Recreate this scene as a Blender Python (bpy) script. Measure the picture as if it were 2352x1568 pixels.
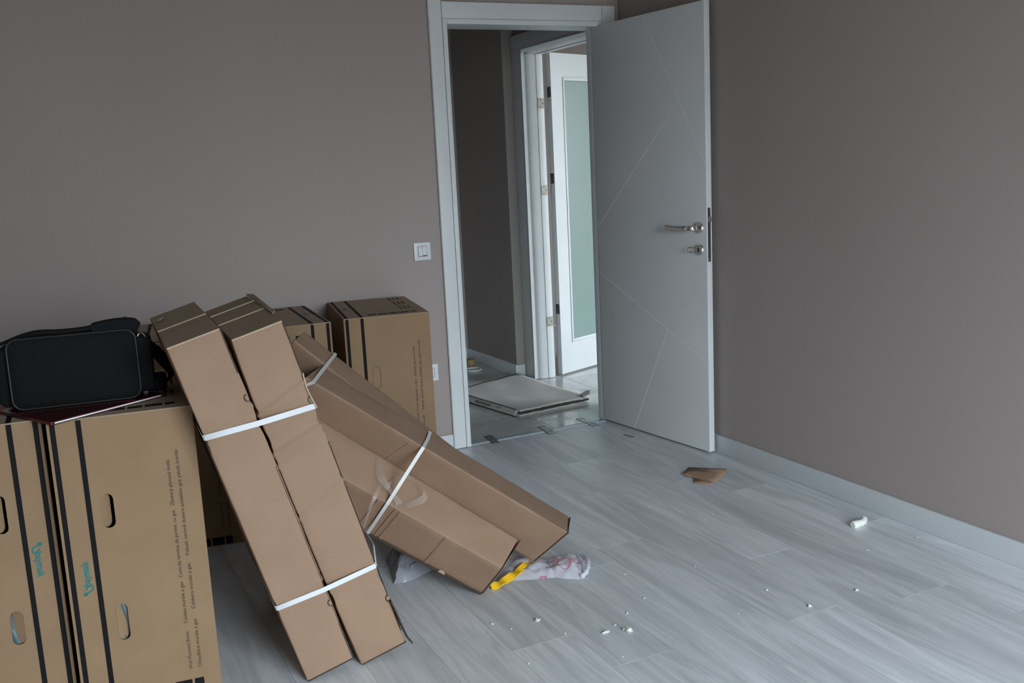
import bpy, bmesh, math, random
from mathutils import Vector, Matrix, noise
random.seed(7)
S = bpy.context.scene
for o in list(bpy.data.objects): bpy.data.objects.remove(o)
COL = S.collection
PI = math.pi
V = Vector

# ------------------------------------------------------------ camera
cam_d = bpy.data.cameras.new('camera'); cam = bpy.data.objects.new('camera', cam_d); COL.objects.link(cam)
RX = V((0.8977, -0.4379, -0.0486)).normalized()
FW = V((0.4237, 0.8883, -0.1773)).normalized()
UP = RX.cross(FW).normalized(); RX = FW.cross(UP).normalized()
m = Matrix((RX, UP, -FW)).transposed().to_4x4(); m.translation = V((0, 0, 1.35)); cam.matrix_world = m
cam_d.sensor_width = 36; cam_d.lens = 2267.0 / 2352 * 36; cam_d.clip_start = .05
S.camera = cam

# ------------------------------------------------------------ light
W = bpy.data.worlds.new('overcast'); S.world = W; W.use_nodes = True
nt = W.node_tree; bgn = nt.nodes['Background']; bgn.inputs[1].default_value = SKY = 24.0
wtc = nt.nodes.new('ShaderNodeTexCoord'); wsx = nt.nodes.new('ShaderNodeSeparateXYZ'); wcr = nt.nodes.new('ShaderNodeValToRGB'); wmr = nt.nodes.new('ShaderNodeMapRange')
wmr.inputs[1].default_value = -1; wmr.inputs[2].default_value = 1
nt.links.new(wtc.outputs['Generated'], wsx.inputs[0]); nt.links.new(wsx.outputs['Z'], wmr.inputs[0]); nt.links.new(wmr.outputs[0], wcr.inputs[0]); nt.links.new(wcr.outputs[0], bgn.inputs[0])
we = wcr.color_ramp.elements   # dark ground, hazy horizon, bright overcast sky
we[0].position = .0; we[0].color = (.12, .125, .12, 1); we[1].position = 1; we[1].color = (.84, .93, 1.0, 1)
for p_, c_ in ((.47, (.15, .155, .15, 1)), (.505, (.36, .39, .41, 1)), (.56, (.64, .73, .80, 1)), (.70, (.82, .92, 1.0, 1))):
    w_ = we.new(p_); w_.color = c_
def area(name, loc, aim, sx, sy, power, col, spread=180):
    d = bpy.data.lights.new(name, 'AREA'); d.shape = 'RECTANGLE'; d.size = sx; d.size_y = sy; d.energy = power; d.color = col
    d.spread = math.radians(spread)
    o = bpy.data.objects.new(name, d); COL.objects.link(o); o.location = loc
    o.rotation_euler = (V(aim) - V(loc)).to_track_quat('-Z', 'Y').to_euler(); return o
p1_ = area('window_daylight', (1.35, -1.66, 1.21), (1.35, 5, 1.21), 2.0, 2.18, 1, (1, 1, 1)); p1_.data.cycles.is_portal = True
p2_ = area('window_daylight_next_room', (6.77, 3.2, 1.42), (0, 3.2, 1.42), 2.2, 2.05, 1, (1, 1, 1)); p2_.data.cycles.is_portal = True
S.view_settings.view_transform = 'Standard'; S.view_settings.look = 'None'
S.view_settings.gamma = 1; S.view_settings.exposure = 0.0; S.view_settings.use_curve_mapping = False

# ------------------------------------------------------------ materials
def mat(name, col, rough=.6, metal=0, spec=.5, trans=0, alpha=1, ior=1.45, sheen=0):
    M = bpy.data.materials.new(name); M.use_nodes = True; b = M.node_tree.nodes['Principled BSDF']
    b.inputs['Base Color'].default_value = (*col, 1); b.inputs['Roughness'].default_value = rough
    b.inputs['Metallic'].default_value = metal; b.inputs['Specular IOR Level'].default_value = spec
    b.inputs['Transmission Weight'].default_value = trans; b.inputs['Alpha'].default_value = alpha
    b.inputs['IOR'].default_value = ior
    return M
def N(M, t, **kw):
    n = M.node_tree.nodes.new(t)
    for k, v in kw.items(): setattr(n, k, v)
    return n
def L(M, a, b): M.node_tree.links.new(a, b)
def B(M): return M.node_tree.nodes['Principled BSDF']
def vary(M, c1, c2, scale=(3, 3, 3), nscale=1.0, detail=6, lo=.3, hi=.7, bump=0, bscale=None, bdist=.002, rnd=False, coord='Object'):
    tc = N(M, 'ShaderNodeTexCoord'); mp = N(M, 'ShaderNodeMapping'); mp.inputs['Scale'].default_value = scale
    L(M, tc.outputs[coord], mp.inputs[0])
    if rnd:
        oi = N(M, 'ShaderNodeObjectInfo'); mu = N(M, 'ShaderNodeMath', operation='MULTIPLY'); mu.inputs[1].default_value = 37.0
        L(M, oi.outputs['Random'], mu.inputs[0]); L(M, mu.outputs[0], mp.inputs['Location'])
    nz = N(M, 'ShaderNodeTexNoise'); nz.inputs['Scale'].default_value = nscale; nz.inputs['Detail'].default_value = detail
    L(M, mp.outputs[0], nz.inputs[0])
    cr = N(M, 'ShaderNodeValToRGB'); cr.color_ramp.elements[0].position = lo; cr.color_ramp.elements[1].position = hi
    cr.color_ramp.elements[0].color = (*c1, 1); cr.color_ramp.elements[1].color = (*c2, 1)
    L(M, nz.outputs[0], cr.inputs[0]); L(M, cr.outputs[0], B(M).inputs['Base Color'])
    if bump:
        n2 = N(M, 'ShaderNodeTexNoise'); n2.inputs['Scale'].default_value = 1; n2.inputs['Detail'].default_value = 5
        mp2 = N(M, 'ShaderNodeMapping'); mp2.inputs['Scale'].default_value = bscale or scale
        L(M, tc.outputs[coord], mp2.inputs[0]); L(M, mp2.outputs[0], n2.inputs[0])
        bp = N(M, 'ShaderNodeBump'); bp.inputs['Strength'].default_value = bump; bp.inputs['Distance'].default_value = bdist
        L(M, n2.outputs[0], bp.inputs['Height']); L(M, bp.outputs[0], B(M).inputs['Normal'])
    return mp, cr
paint = mat('taupe_wall_paint', (.2, .17, .155), .75, spec=.3)
vary(paint, (.350, .306, .286), (.368, .322, .302), (1.2, 1.2, .5), 1.3, 5, bump=.15, bscale=(160, 160, 160), bdist=.0004)
ceilm = mat('darkened_ceiling_paint', (.36, .34, .32), .9)  # darkened well below white to cut the fill on the upper walls
hallpaint = mat('grey_hall_wall_paint', (.23, .225, .215), .8, spec=.2)
vary(hallpaint, (.33, .30, .285), (.35, .32, .30), (1, 1, 1), 2)
white = mat('white_lacquer', (.66, .69, .70), .38)
vary(white, (.65, .68, .69), (.70, .73, .74), (2, 2, 2), 2, 4)
leafm = mat('white_door_foil', (.6, .62, .62), .42)
vary(leafm, (.60, .62, .625), (.64, .66, .665), (2, 2, 2), 1.5, 4, bump=.08, bscale=(300, 300, 40), bdist=.0003)
groove = mat('door_groove_bright', (.82, .84, .83), .4)
bbm = mat('white_baseboard', (.62, .66, .68), .4)
chrome = mat('chrome', (.78, .76, .70), .08, 1)
steel = mat('hinge_steel', (.6, .6, .55), .3, 1)
darkmetal = mat('dark_lock_metal', (.10, .09, .11), .45, .6)
black = mat('black_fabric', (.0075, .0085, .0095), .8, spec=.15)
vary(black, (.0035, .004, .0045), (.007, .008, .009), (1, 1, 1), 300, 3, bump=.3, bscale=(500, 500, 500), bdist=.0006)
blackrim = mat('black_piping', (.009, .0105, .011), .42)
printblack = mat('black_print_ink', (.009, .009, .010), .7, spec=.12)
printtext = mat('dark_lettering_ink', (.030, .027, .025), .7, spec=.2)
teal = mat('teal_print_ink', (.018, .16, .16), .6, spec=.2)
straps = mat('white_plastic_strap', (.62, .65, .68), .4)
strapg = mat('grey_white_plastic_strap', (.58, .58, .57), .3)
red = mat('dark_red_cover', (.045, .004, .005), .15)
redb = mat('bright_red_plastic', (.65, .02, .01), .2)
glint_and_tape = mat('white_edge_glint_and_tape', (.75, .77, .80), .4)  # tape strips, and the painted gloss highlight along the folder edge
yellow = mat('yellow_plastic_film', (.78, .45, .02), .22)
foam = mat('white_foam', (.74, .76, .70), .8)
crumbm = mat('plaster_crumb', (.62, .66, .58), .8)
grout = mat('grey_tile_grout', (.10, .11, .11), .8)
subfl = mat('dark_floor_gap', (.16, .17, .18), .8)
stripm = mat('grey_blue_threshold_strip', (.42, .50, .56), .35)
tapem = mat('translucent_grey_tape', (.16, .19, .19), .22)
def cardboard(name, c, rough=.75, d=.05):
    M = mat(name, c, rough, spec=.25)
    mp, cr = vary(M, tuple(x * (1 - d) for x in c), tuple(x * (1 + d) for x in c), (3, 3, 3), 2.2, 8, .35, .65,
                  bump=.35, bscale=(9, 9, 70), bdist=.0012, rnd=True)
    # fine fibre speckle
    n = N(M, 'ShaderNodeTexNoise'); n.inputs['Scale'].default_value = 420; n.inputs['Detail'].default_value = 3
    tc = N(M, 'ShaderNodeTexCoord'); L(M, tc.outputs['Object'], n.inputs[0])
    mx = N(M, 'ShaderNodeMix', data_type='RGBA', blend_type='MULTIPLY'); mx.inputs[0].default_value = .35
    c2 = N(M, 'ShaderNodeValToRGB'); c2.color_ramp.elements[0].position = .3; c2.color_ramp.elements[1].position = .6
    c2.color_ramp.elements[0].color = (.72, .70, .68, 1); c2.color_ramp.elements[1].color = (1.1, 1.1, 1.1, 1)
    L(M, n.outputs[0], c2.inputs[0]); L(M, cr.outputs[0], mx.inputs['A']); L(M, c2.outputs[0], mx.inputs['B'])
    L(M, mx.outputs['Result'], B(M).inputs['Base Color'])
    return M
cb_tan = cardboard('tan_cardboard', (.262, .172, .099))
cb_pink = cardboard('pinkish_brown_cardboard', (.285, .187, .126))
cb_top = cardboard('pale_brown_flap_cardboard', (.33, .25, .18))  # paler, greyer brown used on the carton flaps
cb_edge = cardboard('pale_corrugated_edge', (.45, .36, .25))
cb_dark = mat('dark_corrugated_edge', (.055, .038, .028), .9)
cb_grey = cardboard('grey_weathered_cardboard', (.43, .43, .40))
# frosted glass
frost = mat('green_frosted_glass', (.21, .30, .275), .35)
# clear film
def film(name, col, tr, rough=.12):
    M = mat(name, col, rough); nt = M.node_tree; t = N(M, 'ShaderNodeBsdfTransparent'); mx = N(M, 'ShaderNodeMixShader')
    mx.inputs[0].default_value = tr; L(M, B(M).outputs[0], mx.inputs[1]); L(M, t.outputs[0], mx.inputs[2])
    L(M, mx.outputs[0], nt.nodes['Material Output'].inputs[0]); return M
clear = film('clear_plastic_tape', (.60, .55, .50), .88, .03)
bagm = film('grey_clear_bag_film', (.36, .37, .41), .25, .2)
wbag = film('milky_white_bag_film', (.68, .68, .76), .38, .25)
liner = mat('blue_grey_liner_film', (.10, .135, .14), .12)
# printed bag: pink and blue flecks on film
mp_, cr_ = vary(wbag, (.68, .68, .76), (.70, .70, .78), (14, 14, 14), 1, 2, .3, .5)
e = cr_.color_ramp.elements.new(.60); e.color = (.70, .69, .77, 1); e = cr_.color_ramp.elements.new(.635); e.color = (.62, .16, .26, 1)
e = cr_.color_ramp.elements.new(.67); e.color = (.68, .68, .76, 1)
# whitewashed oak planks, grain along y
def plank_material():
    M = mat('whitewashed_oak_plank', (.4, .42, .44), .38, spec=.5)
    tc = N(M, 'ShaderNodeTexCoord'); oi = N(M, 'ShaderNodeObjectInfo')
    mu = N(M, 'ShaderNodeMath', operation='MULTIPLY'); mu.inputs[1].default_value = 91.0; L(M, oi.outputs['Random'], mu.inputs[0])
    mp = N(M, 'ShaderNodeMapping'); mp.inputs['Scale'].default_value = (13, 1.3, 1); L(M, tc.outputs['Object'], mp.inputs[0]); L(M, mu.outputs[0], mp.inputs['Location'])
    w = N(M, 'ShaderNodeTexNoise'); w.inputs['Scale'].default_value = 1.0; w.inputs['Detail'].default_value = 8; w.inputs['Distortion'].default_value = 1.6; w.inputs['Roughness'].default_value = .62
    L(M, mp.outputs[0], w.inputs[0])
    cr = N(M, 'ShaderNodeValToRGB'); E = cr.color_ramp.elements
    E[0].position = .26; E[0].color = (.47, .505, .54, 1); E[1].position = .72; E[1].color = (.73, .765, .80, 1)
    x = E.new(.42); x.color = (.55, .58, .61, 1); x = E.new(.55); x.color = (.65, .68, .71, 1)
    L(M, w.outputs[0], cr.inputs[0])
    # fine streaks
    mp2 = N(M, 'ShaderNodeMapping'); mp2.inputs['Scale'].default_value = (170, 4, 1); L(M, tc.outputs['Object'], mp2.inputs[0]); L(M, mu.outputs[0], mp2.inputs['Location'])
    f = N(M, 'ShaderNodeTexNoise'); f.inputs['Scale'].default_value = 1; f.inputs['Detail'].default_value = 5; L(M, mp2.outputs[0], f.inputs[0])
    fr = N(M, 'ShaderNodeMapRange'); fr.inputs[1].default_value = .3; fr.inputs[2].default_value = .7; fr.inputs[3].default_value = .92; fr.inputs[4].default_value = 1.05
    L(M, f.outputs[0], fr.inputs[0])
    # plank to plank tone
    pr = N(M, 'ShaderNodeMapRange'); pr.inputs[3].default_value = .90; pr.inputs[4].default_value = 1.06; L(M, oi.outputs['Random'], pr.inputs[0])
    mm = N(M, 'ShaderNodeMath', operation='MULTIPLY'); L(M, fr.outputs[0], mm.inputs[0]); L(M, pr.outputs[0], mm.inputs[1])
    mx = N(M, 'ShaderNodeMix', data_type='RGBA', blend_type='MULTIPLY'); mx.inputs[0].default_value = 1
    L(M, cr.outputs[0], mx.inputs['A']); L(M, mm.outputs[0], mx.inputs['B']); L(M, mx.outputs['Result'], B(M).inputs['Base Color'])
    bp = N(M, 'ShaderNodeBump'); bp.inputs['Strength'].default_value = .12; bp.inputs['Distance'].default_value = .0006
    L(M, f.outputs[0], bp.inputs['Height']); L(M, bp.outputs[0], B(M).inputs['Normal'])
    return M
plankm = plank_material()
tilem = mat('polished_grey_tile', (.4, .42, .41), .09)
vary(tilem, (.44, .465, .45), (.55, .575, .56), (1.5, 1.5, 1.5), 1.6, 8, .35, .65, rnd=True)
rr = N(tilem, 'ShaderNodeTexNoise'); rr.inputs['Scale'].default_value = 4; rr.inputs['Detail'].default_value = 8
rm = N(tilem, 'ShaderNodeMapRange'); rm.inputs[1].default_value = .4; rm.inputs[2].default_value = .7; rm.inputs[3].default_value = .06; rm.inputs[4].default_value = .35
L(tilem, rr.outputs[0], rm.inputs[0]); L(tilem, rm.outputs[0], B(tilem).inputs['Roughness'])

# ------------------------------------------------------------ mesh helpers
def link(name, me, mt=None, parent=None):
    o = bpy.data.objects.new(name, me); COL.objects.link(o)
    if mt is not None and me is not None and not me.materials:
        me.materials.append(mt)
    if parent is not None: o.parent = parent
    return o
def finish(name, bm, mt, parent=None, smooth=None):
    bmesh.ops.recalc_face_normals(bm, faces=bm.faces)
    me = bpy.data.meshes.new(name); bm.to_mesh(me); bm.free()
    if smooth is not None:
        for p in me.polygons: p.use_smooth = True
        me.set_sharp_from_angle(angle=math.radians(smooth))
    return link(name, me, mt, parent)
def tag(o, label=None, cat=None, group=None, kind=None):
    if label: o['label'] = label
    if cat: o['category'] = cat
    if group: o['group'] = group
    if kind: o['kind'] = kind
    return o
def empty(name, loc=(0, 0, 0), rot=(0, 0, 0)):
    o = bpy.data.objects.new(name, None); COL.objects.link(o); o.location = loc; o.rotation_euler = rot; o.empty_display_size = .1; return o
def add_box(bm, lo, hi, mtx=None, bev=0, seg=2):
    b2 = bmesh.new(); bmesh.ops.create_cube(b2, size=1)
    for v in b2.verts: v.co = V(((v.co.x + .5) * (hi[0] - lo[0]) + lo[0], (v.co.y + .5) * (hi[1] - lo[1]) + lo[1], (v.co.z + .5) * (hi[2] - lo[2]) + lo[2]))
    if bev: bmesh.ops.bevel(b2, geom=b2.edges[:], offset=bev, segments=seg, affect='EDGES', profile=.6)
    if mtx is not None: bmesh.ops.transform(b2, matrix=mtx, verts=b2.verts)
    me = bpy.data.meshes.new('t'); b2.to_mesh(me); b2.free(); bm.from_mesh(me); bpy.data.meshes.remove(me)
def box(name, lo, hi, mt, parent=None, bev=0, seg=2, mtx=None, smooth=None):
    bm = bmesh.new(); add_box(bm, lo, hi, mtx, bev, seg); return finish(name, bm, mt, parent, smooth if smooth else (35 if bev else None))
def add_tube(bm, pts, r, n=8, closed=False, flat=1.0):
    pts = [V(p) for p in pts]; rings = []; prev = None
    for i, p in enumerate(pts):
        a = pts[i - 1] if (i > 0 or closed) else p; b = pts[(i + 1) % len(pts)] if (i < len(pts) - 1 or closed) else p
        t = (b - a).normalized()
        if prev is None:
            u = t.cross(V((0, 0, 1)));  u = u if u.length > 1e-3 else t.cross(V((1, 0, 0)))
        else: u = prev - t * prev.dot(t)
        u.normalize(); prev = u; w = t.cross(u); rad = r[i] if isinstance(r, (list, tuple)) else r
        rings.append([bm.verts.new(p + u * math.cos(2 * PI * k / n) * rad + w * math.sin(2 * PI * k / n) * rad * flat) for k in range(n)])
    m_ = len(rings)
    for i in range(m_ if closed else m_ - 1):
        A, C_ = rings[i], rings[(i + 1) % m_]
        for k in range(n): bm.faces.new((A[k], A[(k + 1) % n], C_[(k + 1) % n], C_[k]))
    if not closed: bm.faces.new(rings[0][::-1]); bm.faces.new(rings[-1])
def tube(name, pts, r, mt, parent=None, n=8, closed=False):
    bm = bmesh.new(); add_tube(bm, pts, r, n, closed); return finish(name, bm, mt, parent, 60)
def ribbon(name, pts, wdir, width, th, mt, parent=None, closed=False, twist=None):
    """flat band along pts; wdir = direction of its width"""
    bm = bmesh.new(); pts = [V(p) for p in pts]; n = len(pts); rings = []
    for i, p in enumerate(pts):
        a = pts[i - 1] if (i > 0 or closed) else p; b = pts[(i + 1) % n] if (i < n - 1 or closed) else p
        t = (b - a).normalized(); w = V(wdir[i]) if isinstance(wdir, list) else V(wdir)
        w = (w - t * w.dot(t)).normalized()
        nn = t.cross(w)
        if twist: w = (w * math.cos(twist(i / n)) + nn * math.sin(twist(i / n))).normalized(); nn = t.cross(w)
        rings.append([bm.verts.new(p + w * s * width / 2 + nn * q * th / 2) for s, q in ((-1, -1), (1, -1), (1, 1), (-1, 1))])
    for i in range(n if closed else n - 1):
        A, C_ = rings[i], rings[(i + 1) % n]
        for k in range(4): bm.faces.new((A[k], A[(k + 1) % 4], C_[(k + 1) % 4], C_[k]))
    if not closed: bm.faces.new(rings[0][::-1]); bm.faces.new(rings[-1])
    return finish(name, bm, mt, parent, 50)
def smooth_path(pts, k=6):
    """Catmull-Rom"""
    P = [V(p) for p in pts]; out = []
    for i in range(len(P) - 1):
        p0 = P[max(i - 1, 0)]; p1 = P[i]; p2 = P[i + 1]; p3 = P[min(i + 2, len(P) - 1)]
        for j in range(k):
            t = j / k; out.append(.5 * ((2 * p1) + (p2 - p0) * t + (2 * p0 - 5 * p1 + 4 * p2 - p3) * t * t + (3 * p1 - p0 - 3 * p2 + p3) * t ** 3))
    out.append(P[-1]); return out
_txt = {}
def text_mesh(s, length, height=None, bold=0.0, shear=0.0):
    """flat lettering mesh: baseline along +x from 0..length, cap height = height"""
    key = (s, length, height, bold, shear)
    if key in _txt: return _txt[key]
    cu = bpy.data.curves.new('lettering', 'FONT'); cu.body = s; cu.size = 1; cu.offset = bold; cu.shear = shear; cu.resolution_u = 3; cu.extrude = 0
    o = bpy.data.objects.new('t', cu); COL.objects.link(o); dg = bpy.context.evaluated_depsgraph_get()
    me = bpy.data.meshes.new_from_object(o.evaluated_get(dg)); bpy.data.objects.remove(o)
    xs = [v.co.x for v in me.vertices]; x0, x1 = min(xs), max(xs); sx = length / (x1 - x0); sy = (height / .70) if height else sx
    for v in me.vertices: v.co = V(((v.co.x - x0) * sx, v.co.y * sy, 0))
    me.materials.clear(); _txt[key] = me; return me
def panel_with_holes(w, h, holes, th):
    """flat board in xz, front face at y=0, thickness th backwards; holes = stadiums (cx, z0, z1, r)"""
    cu = bpy.data.curves.new('p', 'CURVE'); cu.dimensions = '2D'; cu.fill_mode = 'BOTH'; cu.extrude = th / 2
    def poly(pts):
        s = cu.splines.new('POLY'); s.points.add(len(pts) - 1)
        for p, q in zip(s.points, pts): p.co = (q[0], q[1], 0, 1)
        s.use_cyclic_u = True
    poly([(0, 0), (w, 0), (w, h), (0, h)])
    for cx, z0, z1, r in holes:
        poly([(cx + r * math.cos(a), z1 - r + r * math.sin(a)) for a in [PI * k / 8 for k in range(9)]] +
             [(cx + r * math.cos(a), z0 + r + r * math.sin(a)) for a in [PI + PI * k / 8 for k in range(9)]])
    o = bpy.data.objects.new('t', cu); COL.objects.link(o); dg = bpy.context.evaluated_depsgraph_get()
    me = bpy.data.meshes.new_from_object(o.evaluated_get(dg)); bpy.data.objects.remove(o); me.materials.clear()
    for v in me.vertices: v.co = V((v.co.x, th / 2 - v.co.z, v.co.y))
    return me

# ------------------------------------------------------------ room shell
XL, XR, YB, YR, ZC = -1.3, 2.72, 4.31, -1.5, 2.62
def wallobj(name, boxes, mt):
    bm = bmesh.new()
    for lo, hi in boxes: add_box(bm, lo, hi)
    return tag(finish(name, bm, mt), kind='structure')
wallobj('wall_back', [((XL - .15, YB, 0), (1.74, 4.45, ZC)), ((1.74, YB, 2.03), (2.65, 4.45, ZC)), ((2.65, YB, 0), (2.77, 4.45, ZC))], paint)
wallobj('wall_right', [((XR, YR - .15, 0), (2.87, YB, ZC))], paint)
wallobj('wall_left', [((XL - .15, YR - .15, 0), (XL, YB, ZC))], paint)
wallobj('wall_rear', [((XL, YR - .15, 0), (.35, YR, ZC)), ((2.35, YR - .15, 0), (XR, YR, ZC)), ((.35, YR - .15, 2.3), (2.35, YR, ZC)), ((.35, YR - .15, 0), (2.35, YR, .12))], paint)
wallobj('ceiling', [((XL - .15, YR - .15, ZC), (2.87, 4.45, ZC + .1))], ceilm)
# rear balcony window frame (behind the camera)
bm = bmesh.new()
for lo, hi in (((.35, YR - .10, .12), (.41, YR - .04, 2.3)), ((2.29, YR - .10, .12), (2.35, YR - .04, 2.3)), ((.41, YR - .10, .12), (2.29, YR - .04, .18)), ((.41, YR - .10, 2.24), (2.29, YR - .04, 2.3)), ((1.32, YR - .10, .18), (1.38, YR - .04, 2.24))):
    add_box(bm, lo, hi)
tag(finish('window_1', bm, white), kind='structure')
# hall
wallobj('wall_hall_right', [((2.77, 4.45, 0), (2.90, 4.60, 2.05)), ((2.77, 4.45, 2.05), (2.90, 5.585, ZC)), ((2.77, 5.45, 0), (2.90, 5.585, 2.05)), ((2.69, 5.585, 0), (2.90, 6.37, ZC)), ], hallpaint)
wallobj('wall_hall_end', [((.9, 6.37, 0), (2.90, 6.5, ZC))], hallpaint)
wallobj('wall_hall_left', [((.8, 4.45, 0), (.9, 6.37, ZC))], hallpaint)
wallobj('ceiling_hall', [((.8, 4.45, ZC), (2.90, 6.5, ZC + .1))], ceilm)
# next room
wallobj('wall_next_room_far', [((2.90, 7.2, 0), (6.7, 7.3, ZC))], paint)
wallobj('wall_next_room_near', [((2.90, 1.4, 0), (6.7, 1.5, ZC))], paint)
wallobj('wall_next_room_side', [((2.90, 6.5, 0), (3.0, 7.2, ZC))], paint)
wallobj('wall_next_room_window', [((6.6, 1.5, 0), (6.75, 2.1, ZC)), ((6.6, 4.3, 0), (6.75, 7.2, ZC)), ((6.6, 2.1, 0), (6.75, 4.3, .4)), ((6.6, 2.1, 2.45), (6.75, 4.3, ZC))], paint)
wallobj('ceiling_next_room', [((2.90, 1.4, ZC), (6.75, 7.3, ZC + .1))], ceilm)
# baseboards
def baseboard(name, lo, hi, side):
    bm = bmesh.new(); add_box(bm, lo, hi, None, .004, 2); return tag(finish(name, bm, bbm, None, 40), kind='structure')
baseboard('baseboard_back', (XL, YB - .014, 0), (1.711, YB, .078), 0)
baseboard('baseboard_right', (XR - .014, YR, 0), (XR, YB - .03, .083), 0)
baseboard('baseboard_hall_right', (2.676, 5.583, 0), (2.69, 6.36, .08), 0)
baseboard('baseboard_hall_jog', (2.676, 5.571, 0), (2.745, 5.585, .08), 0)
baseboard('baseboard_hall_end', (.9, 6.356, 0), (2.676, 6.37, .08), 0)

# plank floor: strips of planks running in y
fl = tag(box('floor', (XL, YR, -.06), (XR, 4.345, -.012), subfl), kind='structure')
PW = .193; x_edges = []
k0 = int(math.floor((XL - 1.46) / PW)); x = 1.46 + k0 * PW
while x < XR:
    x_edges.append(x); x += PW
cache = {}
for si, x in enumerate(x_edges):
    x0 = max(x, XL); x1 = min(x + PW, XR)
    if x1 - x0 < .01: continue
    off = {0: 2.124}.get(0) if abs(x - (1.46 - PW)) < .01 else random.uniform(0, 1.285)
    y = off
    while y > YR: y -= 1.285
    while y < 4.345:
        y0 = max(y, YR); y1 = min(y + 1.285, 4.345)
        if y1 - y0 > .02:
            key = (round(x1 - x0, 4), round(y1 - y0, 4))
            if key not in cache:
                b = bmesh.new(); add_box(b, (.0002, .0001, -.012), (key[0] - .0002, key[1] - .0001, 0))
                top = [e for e in b.edges if all(abs(v.co.z) < 1e-6 for v in e.verts)]
                bmesh.ops.bevel(b, geom=top, offset=.0005, segments=1, affect='EDGES')
                me = bpy.data.meshes.new('plank'); b.to_mesh(me); b.free(); me.materials.append(plankm); cache[key] = me
            o = link('plank', cache[key], None, fl); o.location = (x0, y0, 0)
        y += 1.285
# hall tiles
fh = tag(box('floor_hall', (.9, 4.345, -.06), (6.6, 7.2, -.012), grout), kind='structure')
fh2 = tag(box('floor_next_room', (2.90, 1.5, -.06), (6.6, 4.345, -.012), grout), kind='structure')
TS = .62; tc_ = {}
for par, (X0, X1, Y0, Y1) in ((fh, (.9, 6.6, 4.345, 7.2)), (fh2, (2.90, 6.6, 1.5, 4.345))):
    x = 2.92 - TS * 4
    while x < X1:
        y = 4.73 - TS * 6
        while y < Y1:
            x0, x1, y0, y1 = max(x, X0), min(x + TS, X1), max(y, Y0), min(y + TS, Y1)
            if x1 - x0 > .02 and y1 - y0 > .02:
                key = (round(x1 - x0, 3), round(y1 - y0, 3))
                if key not in tc_:
                    b = bmesh.new(); add_box(b, (.001, .001, -.012), (key[0] - .001, key[1] - .001, 0), None, .0008, 1)
                    me = bpy.data.meshes.new('tile'); b.to_mesh(me); b.free(); me.materials.append(tilem); tc_[key] = me
                o = link('tile', tc_[key], None, par); o.location = (x0, y0, 0)
            y += TS
        x += TS

# ------------------------------------------------------------ door 1
d1 = empty('door_1', (1.712, YB, 0)); tag(d1, kind='structure')
def at(parent, o): o.matrix_parent_inverse = Matrix.Translation(-parent.location); return o
def prof(name, x0, x1, z0, z1, yf, yb, mt, parent, bev=.006):
    return at(parent, box(name, (x0, yf, z0), (x1, yb, z1), mt, parent, bev, 3))
prof('casing', 1.712, 1.777, 0.003, 2.125, 4.290, YB, white, d1, .008)
prof('casing', 2.621, 2.692, 0.003, 2.083, 4.290, YB, white, d1, .008)
prof('header_casing', 1.7785, 2.619, 2.0085, 2.082, 4.292, YB, white, d1, .003)
prof('jamb', 1.7775, 1.7995, 0.003, 2.0075, 4.288, 4.452, white, d1, .003)
prof('jamb', 2.582, 2.6205, 0.003, 2.0075, 4.345, 4.392, white, d1, .003)
prof('header_jamb', 1.7995, 2.6205, 1.984, 2.0075, 4.288, 4.452, white, d1, .003)
prof('door_stop', 1.7995, 1.812, 0.003, 1.970, 4.345, 4.452, white, d1, .002)
# leaf frame: u along leaf, n into the room
HB = V((2.580, 4.336, 0)); ud = V((.1004, -.9949, 0)).normalized(); nd = V((-.9949, -.1004, 0)).normalized()
LM = Matrix((ud, -nd, V((0, 0, 1)))).transposed().to_4x4(); LM.translation = HB   # local x=u, y=into wall, z up
LT = .031
leaf = at(d1, box('leaf', (0, 0, .010), (.800, LT, 1.988), leafm, d1, .0012, 2, LM))
def leafpart(name, bm, mt, smooth=35):
    bmesh.ops.transform(bm, matrix=LM, verts=bm.verts); return finish(name, bm, mt, leaf, smooth)
def gl(s0, z0, s1, z1):
    a = V((s0, 0, z0)); b = V((s1, 0, z1)); t = (b - a).normalized(); q = V((-t.z, 0, t.x)) * .0011; bm = bmesh.new()
    f = [bm.verts.new(p + V((0, y, 0))) for y in (-.0004, .0005) for p in (a - q, b - q, b + q, a + q)]
    for idx in ((0, 1, 2, 3), (7, 6, 5, 4), (0, 4, 5, 1), (1, 5, 6, 2), (2, 6, 7, 3), (3, 7, 4, 0)): bm.faces.new([f[i] for i in idx])
    return leafpart('groove_line', bm, groove, None)
leaf.matrix_parent_inverse = Matrix.Translation(-d1.location)
for g in ((.394, 1.985, .798, 1.305), (.624, 1.586, .003, 1.010), (.003, .785, .798, .422), (.524, .543, .254, .012)): gl(*g)
for sx_, sz_, sw_ in ((.095, .569, .010), (.631, .673, .004), (.50, .075, .003)):
    bm = bmesh.new(); add_box(bm, (sx_ - sw_ / 2, -.0004, sz_ - .0015), (sx_ + sw_ / 2, .0002, sz_ + .0015)); leafpart('scuff_mark', bm, cb_dark, None)
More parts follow.
